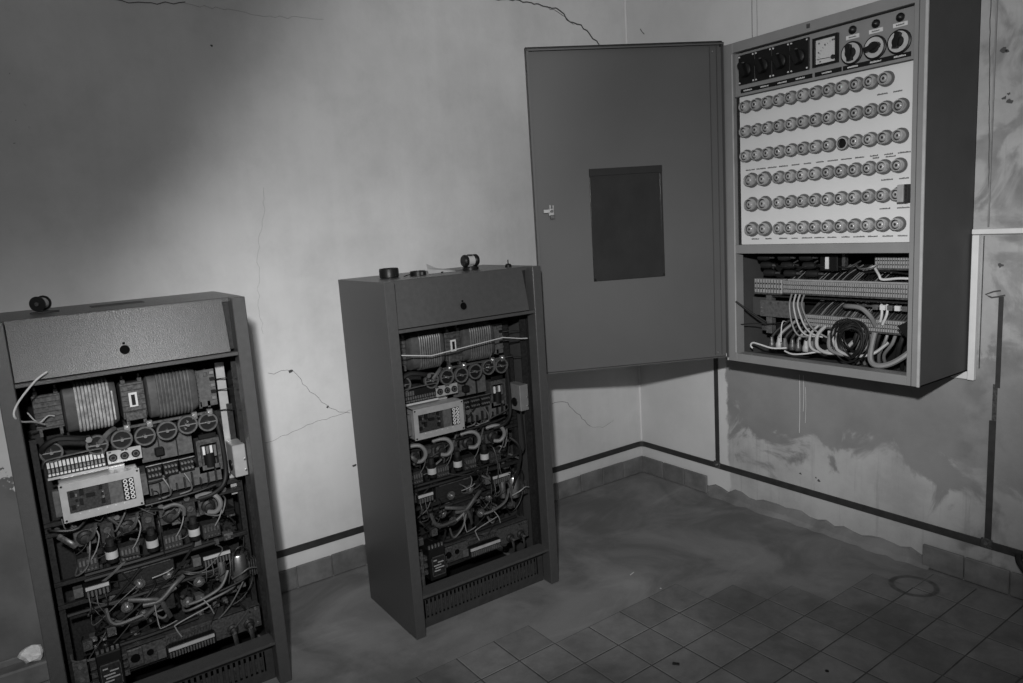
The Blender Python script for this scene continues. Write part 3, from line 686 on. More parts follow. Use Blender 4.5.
            if i == 2: MB().tube([(uu-0.02, 0.12, zc+0.040), (uu+0.012, 0.115, zc+0.045), (uu+0.034, 0.11, zc+0.03), (uu+0.034, 0.115, zc+0.005)], 0.006, 7, 4).build('hose', 'rack_wire', ub_)
        MB().tube([(uu+0.028, 0.125, zc+0.028), (uu+0.033, 0.12, zc+0.004), (uu+0.022, 0.118, zc-0.030), (uu+0.006, 0.125, zc-0.058)], 0.0018, 6, 5).build('lead', 'rack_pale' if not mid else 'rack_wire', ub_)
        cd_ = MB().box((uu-0.030, 0.135, 0.492+Z), (uu+0.022, 0.175, 0.538+Z), None, 0.001).build('terminal_card', 'board', R)
        k = MB()
        for q in range(5): k.cyl((uu-0.024+q*0.0095, 0.129, 0.502+Z), 0.003, 0.007, 'y', 8).box((uu-0.026+q*0.0095, 0.130, 0.515+Z), (uu-0.021+q*0.0095, 0.136, 0.530+Z))
        k.build('contact', 'zinc' if i != 3 else 'steel', cd_)
        if i < 3:
            fu = MB().cyl((uu+0.058, 0.132, 0.505+Z), 0.016, 0.050, 'z', 16).build('fuse_cylinder', 'black', R)
            MB().cyl((uu+0.058, 0.132, 0.518+Z), 0.0168, 0.022, 'z', 16).build('paper_band', 'rack_marker', fu, label='white paper band')
            MB().cyl((uu+0.058, 0.132, 0.555+Z), 0.011, 0.022, 'z', 14).build('neck', 'dark_metal', fu)
            b2 = MB().box((uu+0.040, 0.150, 0.560+Z), (uu+0.074, 0.170, 0.618+Z), None, 0.001).build('side_block', 'board', R)
            MB().cyl((uu+0.057, 0.140, 0.600+Z), 0.010, 0.012, 'y', 14).build('bolt', 'steel', b2)
    for uu in (0.075, 0.115, 0.215, 0.31, 0.42, 0.53): MB().cyl((uu, 0.150, 0.632+Z), 0.0085, 0.008, 'y', 14).build('bolt', 'steel', R)
    MB().tube([(0.075, 0.13, 0.622+Z), (0.10, 0.11, 0.60+Z), (0.112, 0.11, 0.585+Z)], 0.008, 6, 3, True, 0.4).build('strap', 'steel', R)
    # --- lower terminal rows, lugs and crossing straps
    term_block(R, 0.118, 0.178, 0.438+Z, 0.135, 6, True, 3)
    term_block(R, 0.440, 0.521, 0.427+Z, 0.135, 9, True, 4)
    for (uu, zz) in ((0.256, 0.410), (0.255, 0.309), (0.379, 0.306), (0.338, 0.412), (0.215, 0.35), (0.42, 0.36)): nutbolt(R, (uu, 0.140, zz+Z), 0.010, 'bolted_lug')
    k = MB().box((0.205, 0.16, 0.385+Z), (0.360, 0.19, 0.455+Z), None, 0.002).build('heat_sink', 'dark_metal', R)
    MB().box((0.215, 0.150, 0.452+Z), (0.350, 0.165, 0.460+Z)).build('top_flange', 'steel', k)
    MB().box((0.262, 0.142, 0.300+Z), (0.345, 0.170, 0.385+Z), None, 0.002).build('lower_heat_sink', 'dark_metal', R)
    for pts in ([(0.166, 0.135, 0.330), (0.195, 0.115, 0.318), (0.255, 0.120, 0.312)],
                [(0.255, 0.118, 0.350), (0.301, 0.110, 0.352), (0.345, 0.115, 0.385), (0.378, 0.13, 0.400)],
                [(0.22, 0.13, 0.375), (0.262, 0.115, 0.366), (0.30, 0.112, 0.352), (0.315, 0.11, 0.315), (0.325, 0.12, 0.285)],
                [(0.256, 0.125, 0.312), (0.29, 0.118, 0.335), (0.32, 0.115, 0.365), (0.35, 0.12, 0.375)]):
        MB().tube([(a, b, c+Z) for a, b, c in pts], 0.0068, 8, 5, True, 0.40).build('strap', 'braid', R, label='braided connecting strap')
    wire(R, [(0.160, 0.13, 0.37+Z), (0.165, 0.11, 0.335+Z), (0.19, 0.105, 0.322+Z), (0.25, 0.11, 0.325+Z)], 0.007 if mid else 0.006, 'braid', 'hose')
    wire(R, [(0.379, 0.118, 0.308+Z), (0.42, 0.11, 0.315+Z), (0.475, 0.11, 0.335+Z), (0.505, 0.125, 0.375+Z)], 0.005, 'rack_wire', 'cable')
    wire(R, [(0.415, 0.115, 0.32+Z), (0.435, 0.105, 0.285+Z), (0.445, 0.11, 0.255+Z)], 0.0020, 'rack_pale')
    wire(R, [(0.44, 0.12, 0.28+Z), (0.34, 0.11, 0.262+Z), (0.332, 0.11, 0.250+Z), (0.345, 0.11, 0.215+Z)], 0.0020, 'rack_pale')
    wire(R, [(0.285, 0.11, 0.345+Z), (0.288, 0.105, 0.275+Z), (0.30, 0.108, 0.266+Z), (0.34, 0.12, 0.268+Z)], 0.0016, 'rack_pale')
    wire(R, [(0.29, 0.12, 0.425+Z), (0.33, 0.115, 0.432+Z), (0.35, 0.12, 0.438+Z)], 0.0018, 'rack_pale')
    # capacitor cans on the right
    for (uu, zz, rr, hh) in ((0.545, 0.325, 0.024, 0.085), (0.492, 0.335, 0.012, 0.07)):
        cn = MB().lathe([(rr*0.9, 0), (rr, 0.004), (rr, hh-0.004), (rr*0.9, hh), (rr*0.35, hh+0.001)], (uu, 0.150, zz+Z), 'z', 18).build('capacitor', 'zinc', R, label='bright metal capacitor can')
        MB().cyl((uu, 0.150, zz+hh+Z), rr*0.4, 0.012, 'z', 10).build('terminal', 'black', cn)
    for i in range(4): MB().box((0.572+i*0.007, 0.130, 0.330+Z), (0.575+i*0.007, 0.16, 0.385+Z)).build('fin', 'steel', R, smooth=False)
    wire(R, [(0.515, 0.12, 0.345+Z), (0.54, 0.10, 0.362+Z), (0.565, 0.10, 0.372+Z), (0.592, 0.11, 0.362+Z)], 0.0025, 'rack_pale' if mid else 'rack_wire')
    MB().tube([(0.522, 0.12, 0.37+Z), (0.530, 0.115, 0.43+Z), (0.55, 0.115, 0.445+Z), (0.568, 0.115, 0.43+Z), (0.572, 0.12, 0.39+Z)], 0.002, 6, 5).build('wire', 'black_wire', R)
    # --- bottom bracket with marker strip and insulators
    bb = MB().box((0.168, 0.130, 0.158+Z), (0.303, 0.134, 0.226+Z), None, 0.0008).box((0.437, 0.130, 0.152+Z), (0.588, 0.134, 0.226+Z), None, 0.0008).box((0.30, 0.134, 0.16+Z), (0.44, 0.138, 0.226+Z)).box((0.168, 0.13, 0.222+Z), (0.588, 0.20, 0.227+Z)).build('bottom_bracket', 'steel', R, smooth=False)
    for uu, zz in ((0.214, 0.199), (0.256, 0.199)): MB().cyl((uu, 0.1285, zz-0.008+Z), 0.010, 0.003, 'y', 16).build('hole', 'void', bb)
    pl2 = MB().box((0.188, 0.122, 0.165+Z), (0.236, 0.130, 0.222+Z), None, 0.003).build('holed_plate', 'steel', bb)
    MB().cyl((0.214, 0.119, 0.193+Z), 0.013, 0.004, 'y', 18).build('hole', 'void', bb)
    term_block(R, 0.303, 0.437, 0.182+Z, 0.110, 16, False, 6)
    k = MB()
    for i in range(15): k.box((0.306+i*0.0088, 0.118, 0.205+Z), (0.311+i*0.0088, 0.13, 0.216+Z))
    k.build('contact', 'steel', bb, smooth=False)
    for uu in (0.497, 0.548):
        ins = MB().lathe([(0.017, 0), (0.017, -0.006), (0.011, -0.010), (0.011, -0.018), (0.004, -0.022)], (uu, 0.130, 0.172+Z), 'y', 18).build('insulator', 'dark_metal', bb)
        MB().cyl((uu, 0.100, 0.172+Z), 0.005, 0.012, 'y', 6).build('stud', 'zinc', bb)
        MB().tube([(uu, 0.112, 0.168+Z), (uu+0.002, 0.108, 0.145+Z), (uu+0.004, 0.112, 0.125+Z)], 0.0085, 8, 4, True, 0.4).build('cable_lug', 'braid', bb)
    for uu, zz in ((0.575, 0.215), (0.577, 0.165), (0.545, 0.212), (0.555, 0.212)): MB().cyl((uu, 0.127, zz+Z), 0.004 if uu > 0.57 else 0.0025, 0.004, 'y', 8).build('screw', 'zinc' if uu > .57 else 'black', bb)
    for uu in (0.46, 0.50): MB().box((uu, 0.129, 0.205+Z), (uu+0.014, 0.131, 0.209+Z)).build('mark', 'ink', bb, smooth=False)
    # --- contactor at the bottom left
    ct = MB().box((0.112, 0.075, 0.140+Z), (0.178, 0.165, 0.262+Z), None, 0.003).build('contactor', 'black', R, label='black contactor with a pale label plate')
    lp = MB().box((0.120, 0.071, 0.160+Z), (0.170, 0.076, 0.228+Z), None, 0.001).build('label_plate', 'dark_metal', ct)
    MB().box((0.1185, 0.0705, 0.228+Z), (0.1715, 0.0735, 0.231+Z)).box((0.1185, 0.0705, 0.157+Z), (0.1715, 0.0735, 0.160+Z)).box((0.1185, 0.0705, 0.157+Z), (0.1205, 0.0735, 0.231+Z)).box((0.1695, 0.0705, 0.157+Z), (0.1715, 0.0735, 0.231+Z)).build('plate_rim', 'steel', ct, smooth=False)
    k = MB()
    for i, (a, b) in enumerate(((.125, .138), (.142, .165), (.125, .155), (.13, .166), (.126, .15))): k.box((a, 0.070, 0.215-0.010*i+Z), (b, 0.0715, 0.219-0.010*i+Z))
    k.build('print', 'pale_wire', ct, smooth=False)
    for i in range(5):
        MB().cyl((0.119+i*0.013, 0.085, 0.262+Z), 0.0045, 0.010, 'z', 8).build('screw', 'zinc', ct)
    for q in range(3):
        for s_ in (-1, 1): MB().cyl((0.145+s_*0.040, 0.090, 0.170+q*0.026+Z), 0.006, 0.010, 'y', 8).box((0.145+s_*0.040-0.008, 0.096, 0.162+q*0.026+Z), (0.145+s_*0.040+0.008, 0.12, 0.178+q*0.026+Z)).build('terminal', 'steel', ct)
    bk = MB().box((0.055, 0.080, 0.130), (0.090, 0.084, 0.262+Z), None, 0.0008).build('rail_bracket', 'steel', R, smooth=False)
    for zz in (0.245, 0.205, 0.165): MB().cyl((0.073, 0.076, zz+Z), 0.006, 0.005, 'y', 8).build('bolt', 'zinc', bk)
    for i, (uu, v, zz) in enumerate(((0.10, 0.11, 0.285), (0.165, 0.12, 0.300))):
        MB().box((uu-0.012, v, zz-0.015+Z), (uu+0.012, v+0.02, zz+0.012+Z), None, 0.001).cyl((uu, v-0.006, zz+Z), 0.006, 0.008, 'y', 8).build('small_terminal', 'steel', R)
    # --- loose wiring looms
    rr = random.Random(21 if mid else 22)
    for i in range(70):
        ua_ = rr.uniform(0.07, 0.56); za = rr.uniform(0.16, 0.72)
        ub_ = min(0.58, max(0.06, ua_ + rr.uniform(-0.16, 0.16))); zb = min(0.74, max(0.15, za + rr.uniform(-0.12, 0.12)))
        v_ = rr.uniform(0.13, 0.16)
        wire(R, [(ua_, 0.19, za+Z), (ua_+rr.uniform(-.02, .02), v_, za+rr.uniform(-.03, .02)+Z), ((ua_+ub_)/2, v_-0.012, (za+zb)/2-rr.uniform(0, .03)+Z), (ub_, v_, zb+rr.uniform(-.02, .02)+Z), (ub_, 0.19, zb+Z)],
             rr.choice([0.0014, 0.0018, 0.0025, 0.004]), rr.choice(['black_wire', 'black_wire', 'black_wire', 'rack_wire', 'braid']))
    for i in range(64):
        uu = rr.uniform(0.08, 0.55); zz = rr.choice([0.245, 0.28, 0.30, 0.35, 0.37, 0.39, 0.455, 0.475, 0.48, 0.55, 0.56, 0.645]) + rr.uniform(-.012, .012)
        s = rr.uniform(0.004, 0.015); hgt = rr.uniform(0.004, 0.013); vv_ = rr.uniform(0.15, 0.18)
        kk = MB().box((uu-s, vv_, zz-hgt+Z), (uu+s, vv_+0.03, zz+hgt+Z), None, 0.001).build('component', rr.choice(['dark_metal', 'board', 'black', 'steel', 'grey_plastic']), R)
        if i % 2: MB().cyl((uu, vv_-0.005, zz+Z), min(s, hgt)*0.5, 0.006, 'y', 8).build('screw', 'zinc', kk)
    for i in range(5):
        zz = (0.15, 0.235, 0.372, 0.462, 0.478)[i]; a = rr.uniform(.06, .14); b = rr.uniform(.40, .57)
        wire(R, [(a, 0.155, zz+Z), ((a+b)/2, 0.140, zz+0.006+Z), (b, 0.155, zz+0.004+Z)], 0.006, 'black_rubber', 'loom')
    return R
rack_l = rack('equipment_rack', 'open grey equipment rack cut off by the left edge, pale coil showing', (-2.8106, -0.6153, 0.0), False, 0.0)
rack_m = rack('equipment_rack', 'open grey equipment rack standing beside the open cabinet door', (-1.7620, -0.6787, 0.0), True, 0.010)

# ================================================================== FUSE CABINET ON THE WALL
WD, WY0, WZ0 = 0.3356, -0.8756, 0.7875
CW, CH = 0.7771, 1.2438
FC = thing('fuse_cabinet', 'grey steel fuse cabinet hung on the stained wall with door swung open', 'cabinet', (-WD, WY0, WZ0), -PI/2)
def Zc(z): return z - WZ0
m = MB()
m.box((0, 0, 0), (0.004, WD, CH)).box((CW-0.004, 0, 0), (CW, WD, CH)).box((0, 0, CH-0.004), (CW, WD, CH)).box((0, 0, 0), (CW, WD, 0.004)).box((0, WD-0.004, 0), (CW, WD, CH))
m.build('housing', 'cabinet_paint_shaded', FC, smooth=False)
# front frame: outer flange, rails
fr = MB()
fr.box((0, -0.002, 0), (0.046, 0.004, CH), None, 0.001).box((0.7335, -0.002, 0), (CW, 0.004, CH), None, 0.001).box((0.046, -0.002, Zc(1.995)), (0.7335, 0.004, CH), None, 0.001).box((0.046, -0.002, 0), (0.7335, 0.004, Zc(0.820)), None, 0.001)
fr.box((0.046, -0.002, Zc(1.228)), (0.7335, 0.004, Zc(1.262)), None, 0.001)
fr.box((0.044, 0.004, Zc(0.82)), (0.046, 0.045, Zc(1.995))).box((0.7335, 0.004, Zc(0.82)), (0.7355, 0.045, Zc(1.995))).box((0.046, 0.004, Zc(1.995)), (0.7335, 0.05, Zc(1.999))).box((0.046, 0.004, Zc(0.816)), (0.7335, 0.05, Zc(0.820)))
fr.box((0.046, 0.004, Zc(1.228)), (0.7335, 0.05, Zc(1.232)))
frame = fr.build('frame', 'cabinet_paint_lit', FC, smooth=False)
MB().box((0.7695, -0.008, 0), (CW+0.001, 0.0, CH), None, 0.001).build('edge_fold', 'edge_bright', frame, smooth=False)
MB().box((0.0, -0.006, 0.0), (0.004, 0.0, CH), None, 0.001).build('edge_fold', 'edge_bright', frame, smooth=False)
MB().box((0.749, -0.0035, 0.0), (0.7505, 0, CH)).build('groove', 'ink', frame, smooth=False)
MB().box((0.0425, -0.006, Zc(0.825)), (0.0460, 0.0, Zc(1.03))).box((0.0435, -0.005, Zc(1.035)), (0.0465, 0.0, Zc(1.99))).build('seal_lip', 'edge_bright', frame, smooth=False)
MB().box((0.365, -0.005, Zc(2.008)), (0.377, 0, Zc(2.022))).build('latch_eye', 'steel', frame, smooth=False)
# control panel
cp = MB().box((0.046, 0.016, Zc(1.832)), (0.7335, 0.020, Zc(1.990))).build('control_panel', 'cabinet_paint_lit', FC, smooth=False)
MB().box((0.046, 0.010, Zc(1.8285)), (0.7335, 0.0215, Zc(1.832))).build('panel_edge', 'ink', cp, smooth=False)
for i in range(4):
    a = 0.0655 + i*0.0752
    sw = MB().box((a, 0.008, Zc(1.872)), (a+0.0742, 0.016, Zc(1.981)), None, 0.0015).build('rotary_switch', 'black', FC, label='black square rotary switch')
    kc = (a+0.036, 0.008, Zc(1.922))
    Rk = Matrix.Translation(kc) @ Matrix.Rotation(math.radians(-24), 4, 'Y') @ Matrix.Translation([-q for q in kc])
    MB().lathe([(0.026, 0), (0.024, -0.008), (0.017, -0.012)], kc, 'y', 20).build('dial', 'black', sw)
    MB().prism([(kc[0]-0.009, kc[2]-0.026), (kc[0]+0.009, kc[2]-0.026), (kc[0]+0.011, kc[2]+0.024), (kc[0], kc[2]+0.031), (kc[0]-0.011, kc[2]+0.024)], kc[1]-0.030, kc[1]-0.008, Rk).build('knob', 'black', sw)
    MB().box((kc[0]+0.004, kc[1]-0.031, kc[2]+0.022), (kc[0]+0.014, kc[1]-0.0295, kc[2]+0.025)).build('pointer', 'grey_plastic', sw, smooth=False)
    for uu in (a+0.006, a+0.068):
        for zz in (1.879, 1.974): MB().cyl((uu, 0.0055, Zc(zz)), 0.0030, 0.003, 'y', 10).build('screw', 'white_plastic', sw)
mt = MB().box((0.3816, 0.004, Zc(1.8735)), (0.4755, 0.018, Zc(1.881))).box((0.3816, 0.004, Zc(1.962)), (0.4755, 0.018, Zc(1.970))).box((0.3816, 0.004, Zc(1.881)), (0.390, 0.018, Zc(1.962))).box((0.4665, 0.004, Zc(1.881)), (0.4755, 0.018, Zc(1.962))).build('meter', 'black', FC, smooth=False, label='square analogue meter in a black rim')
MB().box((0.390, 0.013, Zc(1.881)), (0.4665, 0.015, Zc(1.962))).build('dial_face', 'panel_white', mt, smooth=False)
k = MB()
for i in range(9):
    t = math.radians(4 + 82*i/8); c0 = (0.458, 1.892)
    r0, r1 = 0.055, 0.061
    p0 = (c0[0]-r0*math.cos(t), c0[1]+r0*math.sin(t)); p1 = (c0[0]-r1*math.cos(t), c0[1]+r1*math.sin(t))
    k.tube([(p0[0], 0.0128, Zc(p0[1])), (p1[0], 0.0128, Zc(p1[1]))], 0.0007, 4, 1, False)
for (a, z) in ((0.400, 1.948), (0.422, 1.940), (0.398, 1.918), (0.404, 1.887), (0.450, 1.950), (0.456, 1.950)): k.box((a, 0.0125, Zc(z)), (a+0.005, 0.0131, Zc(z+0.005)))
k.build('scale', 'ink', mt, smooth=False)
MB().tube([(0.396, 0.0105, Zc(1.899)), (0.458, 0.0105, Zc(1.896))], 0.0010, 5, 1, False).cyl((0.456, 0.008, Zc(1.896)), 0.0075, 0.005, 'y', 14).build('needle', 'black', mt)
MB().box((0.390, 0.0055, Zc(1.881)), (0.4665, 0.0070, Zc(1.962))).build('glass', 'meter_glass', mt, smooth=False)
for i, (uu, ang) in enumerate(((0.5225, -8), (0.602, 78), (0.681, 12))):
    kc = (uu, 0.016, Zc(1.8935))
    sw = MB().lathe([(0.0375, 0), (0.0375, -0.007), (0.034, -0.009)], kc, 'y', 32).build('selector_switch', 'black', FC, label='round selector switch with a pale ring')
    MB().ring((kc[0], 0.0055, kc[2]), 0.0320, 0.017, 0.0025, 'y', 32).build('pale_ring', 'rack_marker', sw)
    Rk = Matrix.Translation(kc) @ Matrix.Rotation(math.radians(ang), 4, 'Y') @ Matrix.Translation([-q for q in kc])
    MB().lathe([(0.0185, 0), (0.017, -0.008), (0.010, -0.010)], (kc[0], 0.006, kc[2]), 'y', 24).build('hub', 'black', sw)
    zt = 0.029 if i != 1 else 0.025; zb = -0.020 if i == 2 else -0.026
    MB().prism([(kc[0]-0.0075, kc[2]+zb), (kc[0]+0.0075, kc[2]+zb), (kc[0]+0.0085, kc[2]+zt-0.004), (kc[0], kc[2]+zt), (kc[0]-0.0085, kc[2]+zt-0.004)], -0.012, 0.004, Rk).build('knob', 'black', sw)
    lp = MB().lathe([(0.0135, 0), (0.0135, -0.004), (0.011, -0.007), (0.006, -0.0125), (0.0, -0.014)], (uu+0.001, 0.016, Zc(1.967)), 'y', 20).build('signal_lamp', 'black', FC, label='small dark signal lamp')
    lb = MB().box((uu-0.022, 0.0145, Zc(1.939)), (uu+0.024, 0.016, Zc(1.9515))).build('name_plate', 'white_plastic', FC, smooth=False, label='small white name plate')
    kk = MB(); rr = random.Random(i); a = uu-0.012
    while a < uu+0.013: s = rr.uniform(.0015, .003); kk.box((a, 0.0140, Zc(1.9430)), (a+s, 0.0146, Zc(1.9430)+rr.uniform(.0028, .0048))); a += s+0.0009
    kk.build('print', 'ink', lb, smooth=False)
def printed(parent, u, z, width, v, seed, h=0.005, mt_='ink'):
    rr = random.Random(seed); k = MB(); a = u-width/2
    while a < u+width/2:
        s = rr.uniform(0.0016, 0.0034); k.box((a, v, Zc(z)), (a+s, v+0.0006, Zc(z)+h*rr.uniform(0.6, 1.0))); a += s+0.0010
    return k.build('print', mt_, parent, smooth=False)
for j, (a, b) in enumerate(((0.070, 0.375), (0.385, 0.485), (0.490, 0.7175))):
    ls = MB().box((a, 0.0145, Zc(1.8425)), (b, 0.016, Zc(1.8575))).build('legend_strip', 'black', FC, smooth=False)
    for q, uu in enumerate(((0.102, 0.178, 0.252, 0.328), (0.43,), (0.525, 0.603, 0.682))[j]): printed(ls, uu, 1.8472, 0.036, 0.0138, 40+q+j*7, 0.006, 'white_plastic')
# fuse panel with screw caps
fp = MB().box((0.060, 0.020, Zc(1.262)), (0.7335, 0.024, Zc(1.8285))).build('fuse_panel', 'panel_white', FC, smooth=False, label='white panel carrying rows of screw fuses')
MB().box((0.046, 0.0195, Zc(1.262)), (0.060, 0.024, Zc(1.8285))).build('panel_hinge', 'dark_metal', FC, smooth=False)
fuse0 = {}
def fuse(u, z, big, empty=False):
    key = (big, empty)
    if key not in fuse0:
        s = 1.16 if big else 1.0
        c = MB().lathe([(0.0248*s, 0), (0.0248*s, -0.006), (0.0232*s, -0.0085), (0.0185, -0.0075), (0.0185, -0.001)], (0, 0, 0), 'y', 24).build('fuse_holder', 'ceramic_collar', None)
        if empty: s = 1.0; k = MB().ring((0, -0.012, 0), 0.0205, 0.0165, 0.012, 'y', 24).build('socket_rim', 'ceramic', None)
        else:
            k = MB().lathe([(0.0190*s, -0.004), (0.0190*s, -0.0255), (0.0178*s, -0.0280), (0.0160*s, -0.0285), (0.0150*s, -0.0205), (0.0124*s, -0.0195), (0.0114*s, -0.0228), (0.0096*s, -0.0252), (0.0074, -0.0266), (0.0052, -0.0270), (0.0046, -0.0240)], (0, 0, 0), 'y', 28).build('screw_cap', 'ceramic', None)
        h = MB().cyl((0, -0.0246, 0), 0.0047, 0.001, 'y', 14).build('sight_glass', 'dark_metal', None) if not empty else MB().cyl((0, -0.002, 0), 0.0165, 0.001, 'y', 16).build('contact', 'black', None)
        e = MB().ring((0, -0.0212, 0), 0.0152*s, 0.0116*s, 0.001, 'y', 24).build('shade_ring', 'dark_metal', None) if not empty else MB().ring((0, -0.010, 0), 0.0166, 0.0145, 0.002, 'y', 20).build('shade_ring', 'dark_metal', None)  # dark ring painted in for the shadow gap inside the cap
        s = 1.0
        fuse0[key] = [c, k, h, e]; objs = [c, k, h, e]; c.parent = FC
        for o in objs[1:]: o.parent = c
    else:
        objs = [o.copy() for o in fuse0[key]]
        for o in objs: COL.objects.link(o)
        objs[0].parent = FC
        for o in objs[1:]: o.parent = objs[0]
    objs[0].location = (u, 0.020, Zc(z))
    objs[1].rotation_euler = (random.uniform(-.05, .05), random.uniform(0, 6.28), random.uniform(-.05, .05))
SH = -0.003
rows = [(1.789, 12), (1.6965, 13), (1.604, 13)]
for ri, (z, n) in enumerate(rows):
    for i in range(n): fuse(0.0968 + i*0.0497 + SH, z, False, ri == 2 and i == 8)
for z in (1.5105, 1.418, 1.3220):
    for i in range(2): fuse(0.1185 + i*0.0595 + SH, z, True)
    for i in range(10): fuse(0.2432 + i*0.0497 + SH, z, False)
sd = 100
for z, us in ((1.742, (0.625, 0.675)), (1.548, [0.105 + i*0.0495 for i in range(13)]), (1.466, (0.645, 0.70)), (1.372, (0.640, 0.70)), (1.281, [0.125, 0.185] + [0.250 + i*0.0500 for i in range(10)])):
    for u in us: sd += 1; printed(fp, u, z, random.Random(sd).uniform(0.026, 0.040), 0.0193, sd, 0.0055)
printed(fp, 0.606, 1.540, 0.02, 0.0193, 301, 0.0055); printed(fp, 0.655, 1.540, 0.03, 0.0193, 302, 0.0055)
lt = MB().box((0.700, -0.022, Zc(1.392)), (0.722, 0.020, Zc(1.448)), None, 0.002).build('turn_latch', 'alu', FC, label='square steel turn latch at the panel edge')
MB().box((0.722, -0.022, Zc(1.392)), (0.7345, 0.0, Zc(1.448)), None, 0.001).build('latch_side', 'dark_metal', lt); MB().box((0.7225, -0.0235, Zc(1.394)), (0.7250, -0.020, Zc(1.446))).build('latch_edge', 'zinc', lt)
# --- lower compartment
MB().box((0.006, 0.30, 0.006), (CW-0.006, 0.304, Zc(1.24))).build('back_plate', 'dark_inside', FC, smooth=False)
MB().box((0.006, 0.02, Zc(1.236)), (CW-0.006, 0.31, Zc(1.240))).build('inner_shelf', 'dark_inside', FC, smooth=False)
# fuse connector tails at the top
rr = random.Random(5)
for i in range(3):
    for j in range(3):
        uu = 0.075 + i*0.095 + j*0.006; zz = 1.205 - j*0.032
        kk = MB().lathe([(0.004, 0), (0.013, 0.008), (0.014, 0.04), (0.010, 0.055), (0.003, 0.058)], (uu, 0.10+0.01*j, Zc(zz)), 'x', 12).build('plug', 'black_rubber', FC)
        MB().cyl((uu+0.058, 0.10+0.01*j, Zc(zz)), 0.005, 0.018, 'x', 8).build('ferrule', 'zinc' if (i+j) % 2 else 'steel', kk)
for i in range(5):
    a = 0.14 + i*0.085; wire(FC, [(a, 0.12, Zc(1.18)), (a+0.03, 0.10, Zc(1.165+0.01*rr.random())), (a+0.07, 0.10, Zc(1.17)), (a+0.10, 0.13, Zc(1.19))], 0.004, rr.choice(['braid', 'zinc', 'black_wire']))
rb = MB().box((0.355, 0.095, Zc(1.155)), (0.425, 0.14, Zc(1.215)), None, 0.002).build('relay', 'black', FC)
MB().box((0.378, 0.092, Zc(1.163)), (0.392, 0.096, Zc(1.207))).build('label_strip', 'white_plastic', rb, smooth=False)
MB().box((0.440, 0.10, Zc(1.160)), (0.452, 0.12, Zc(1.225))).build('support', 'steel', FC)
def comb_row(u0, u1, z0, z1, v, n, name='terminal_row', m='beige_block', lab=None):
    b = MB().box((u0, v, Zc(z0)), (u1, v+0.035, Zc(z1)), None, 0.0015).build(name, m, FC, smooth=False, label=lab)
    k = MB(); p = (u1-u0)/n
    for i in range(n):
        a = u0 + i*p; k.box((a+p*0.06, v-0.0015, Zc(z0)+0.002), (a+p*0.22, v+0.001, Zc(z1)-0.002))
    k.build('gap', 'ink', b, smooth=False)
    k = MB()
    for i in range(n):
        a = u0 + (i+0.6)*p
        for zz in (0.32, 0.68): k.cyl((a, v-0.0012, Zc(z0+(z1-z0)*zz)), min(p*0.27, 0.0038), 0.002, 'y', 8)
    k.build('screw', 'dark_metal', b)
    MB().box((u0, v-0.004, Zc(z0)-0.006), (u1, v+0.03, Zc(z0)), None, 0.001).build('mounting_rail', 'steel', b)
    return b
def slope_wires(u0, u1, z, v, n, h, dv, lean, seed):
    q = random.Random(seed)
    for i in range(n):
        a = u0 + (u1-u0)*i/(n-1) + q.uniform(-.002, .002)
        MB().tube([(a, v+0.012, Zc(z)), (a+lean*0.3, v+0.02+dv*0.3, Zc(z)+h*0.5), (a+lean+q.uniform(-.004, .004), v+dv, Zc(z)+h)], 0.0022, 5, 3).build('wire', q.choice(['black_wire', 'black_wire', 'black_wire', 'grey_wire']), FC)
comb_row(0.060, 0.190, 1.062, 1.118, 0.095, 10, 'terminal_row', 'beige_block', 'pale row of screw terminals')
comb_row(0.192, 0.732, 1.066, 1.112, 0.100, 62)
comb_row(0.284, 0.732, 0.942, 0.984, 0.100, 52)
comb_row(0.555, 0.732, 1.166, 1.206, 0.115, 20, 'terminal_row', 'alu')
MB().box((0.20, 0.118, Zc(1.112)), (0.732, 0.20, Zc(1.118))).build('carrier_plate', 'beige_block', FC, smooth=False)
slope_wires(0.21, 0.725, 1.118, 0.11, 46, 0.05, 0.10, 0.03, 1)
MB().add([(0.284, 0.130, Zc(0.984)), (0.732, 0.130, Zc(0.984)), (0.732, 0.24, Zc(1.045)), (0.284, 0.24, Zc(1.045)), (0.284, 0.130, Zc(0.980)), (0.732, 0.130, Zc(0.980)), (0.732, 0.24, Zc(1.041)), (0.284, 0.24, Zc(1.041))], [(0,1,2,3),(7,6,5,4),(0,4,5,1),(1,5,6,2),(2,6,7,3),(3,7,4,0)]).build('sloping_plate', 'grey_plastic', FC, smooth=False)
slope_wires(0.30, 0.725, 0.984, 0.11, 40, 0.075, 0.10, 0.05, 2)
sp = MB().box((0.084, 0.10, Zc(0.965)), (0.285, 0.104, Zc(1.032)), None, 0.0008).build('support_plate', 'grey_plastic', FC, smooth=False)
for uu in (0.135, 0.17, 0.21): MB().cyl((uu, 0.098, Zc(1.022)), 0.005, 0.003, 'y', 10).build('hole', 'ink', sp)
for uu, zz in ((0.092, 1.0), (0.092, 0.985)): MB().cyl((uu, 0.097, Zc(zz)), 0.003, 0.004, 'y', 8).build('rivet', 'zinc', sp)
MB().box((0.012, 0.15, Zc(0.96)), (0.086, 0.154, Zc(1.035))).build('side_plate', 'cabinet_paint_shaded', FC, smooth=False)
MB().box((0.105, 0.11, Zc(0.895)), (0.130, 0.14, Zc(1.06)), None, 0.001).build('upright', 'grey_plastic', FC)
MB().box((0.085, 0.108, Zc(0.905)), (0.105, 0.125, Zc(0.925)), None, 0.001).build('bracket', 'steel', FC)
MB().box((0.14, 0.105, Zc(1.046)), (0.732, 0.115, Zc(1.052))).build('rail', 'dark_metal', FC, smooth=False)
MB().box((0.46, 0.095, Zc(1.030)), (0.732, 0.105, Zc(1.036))).build('rail', 'steel', FC, smooth=False)
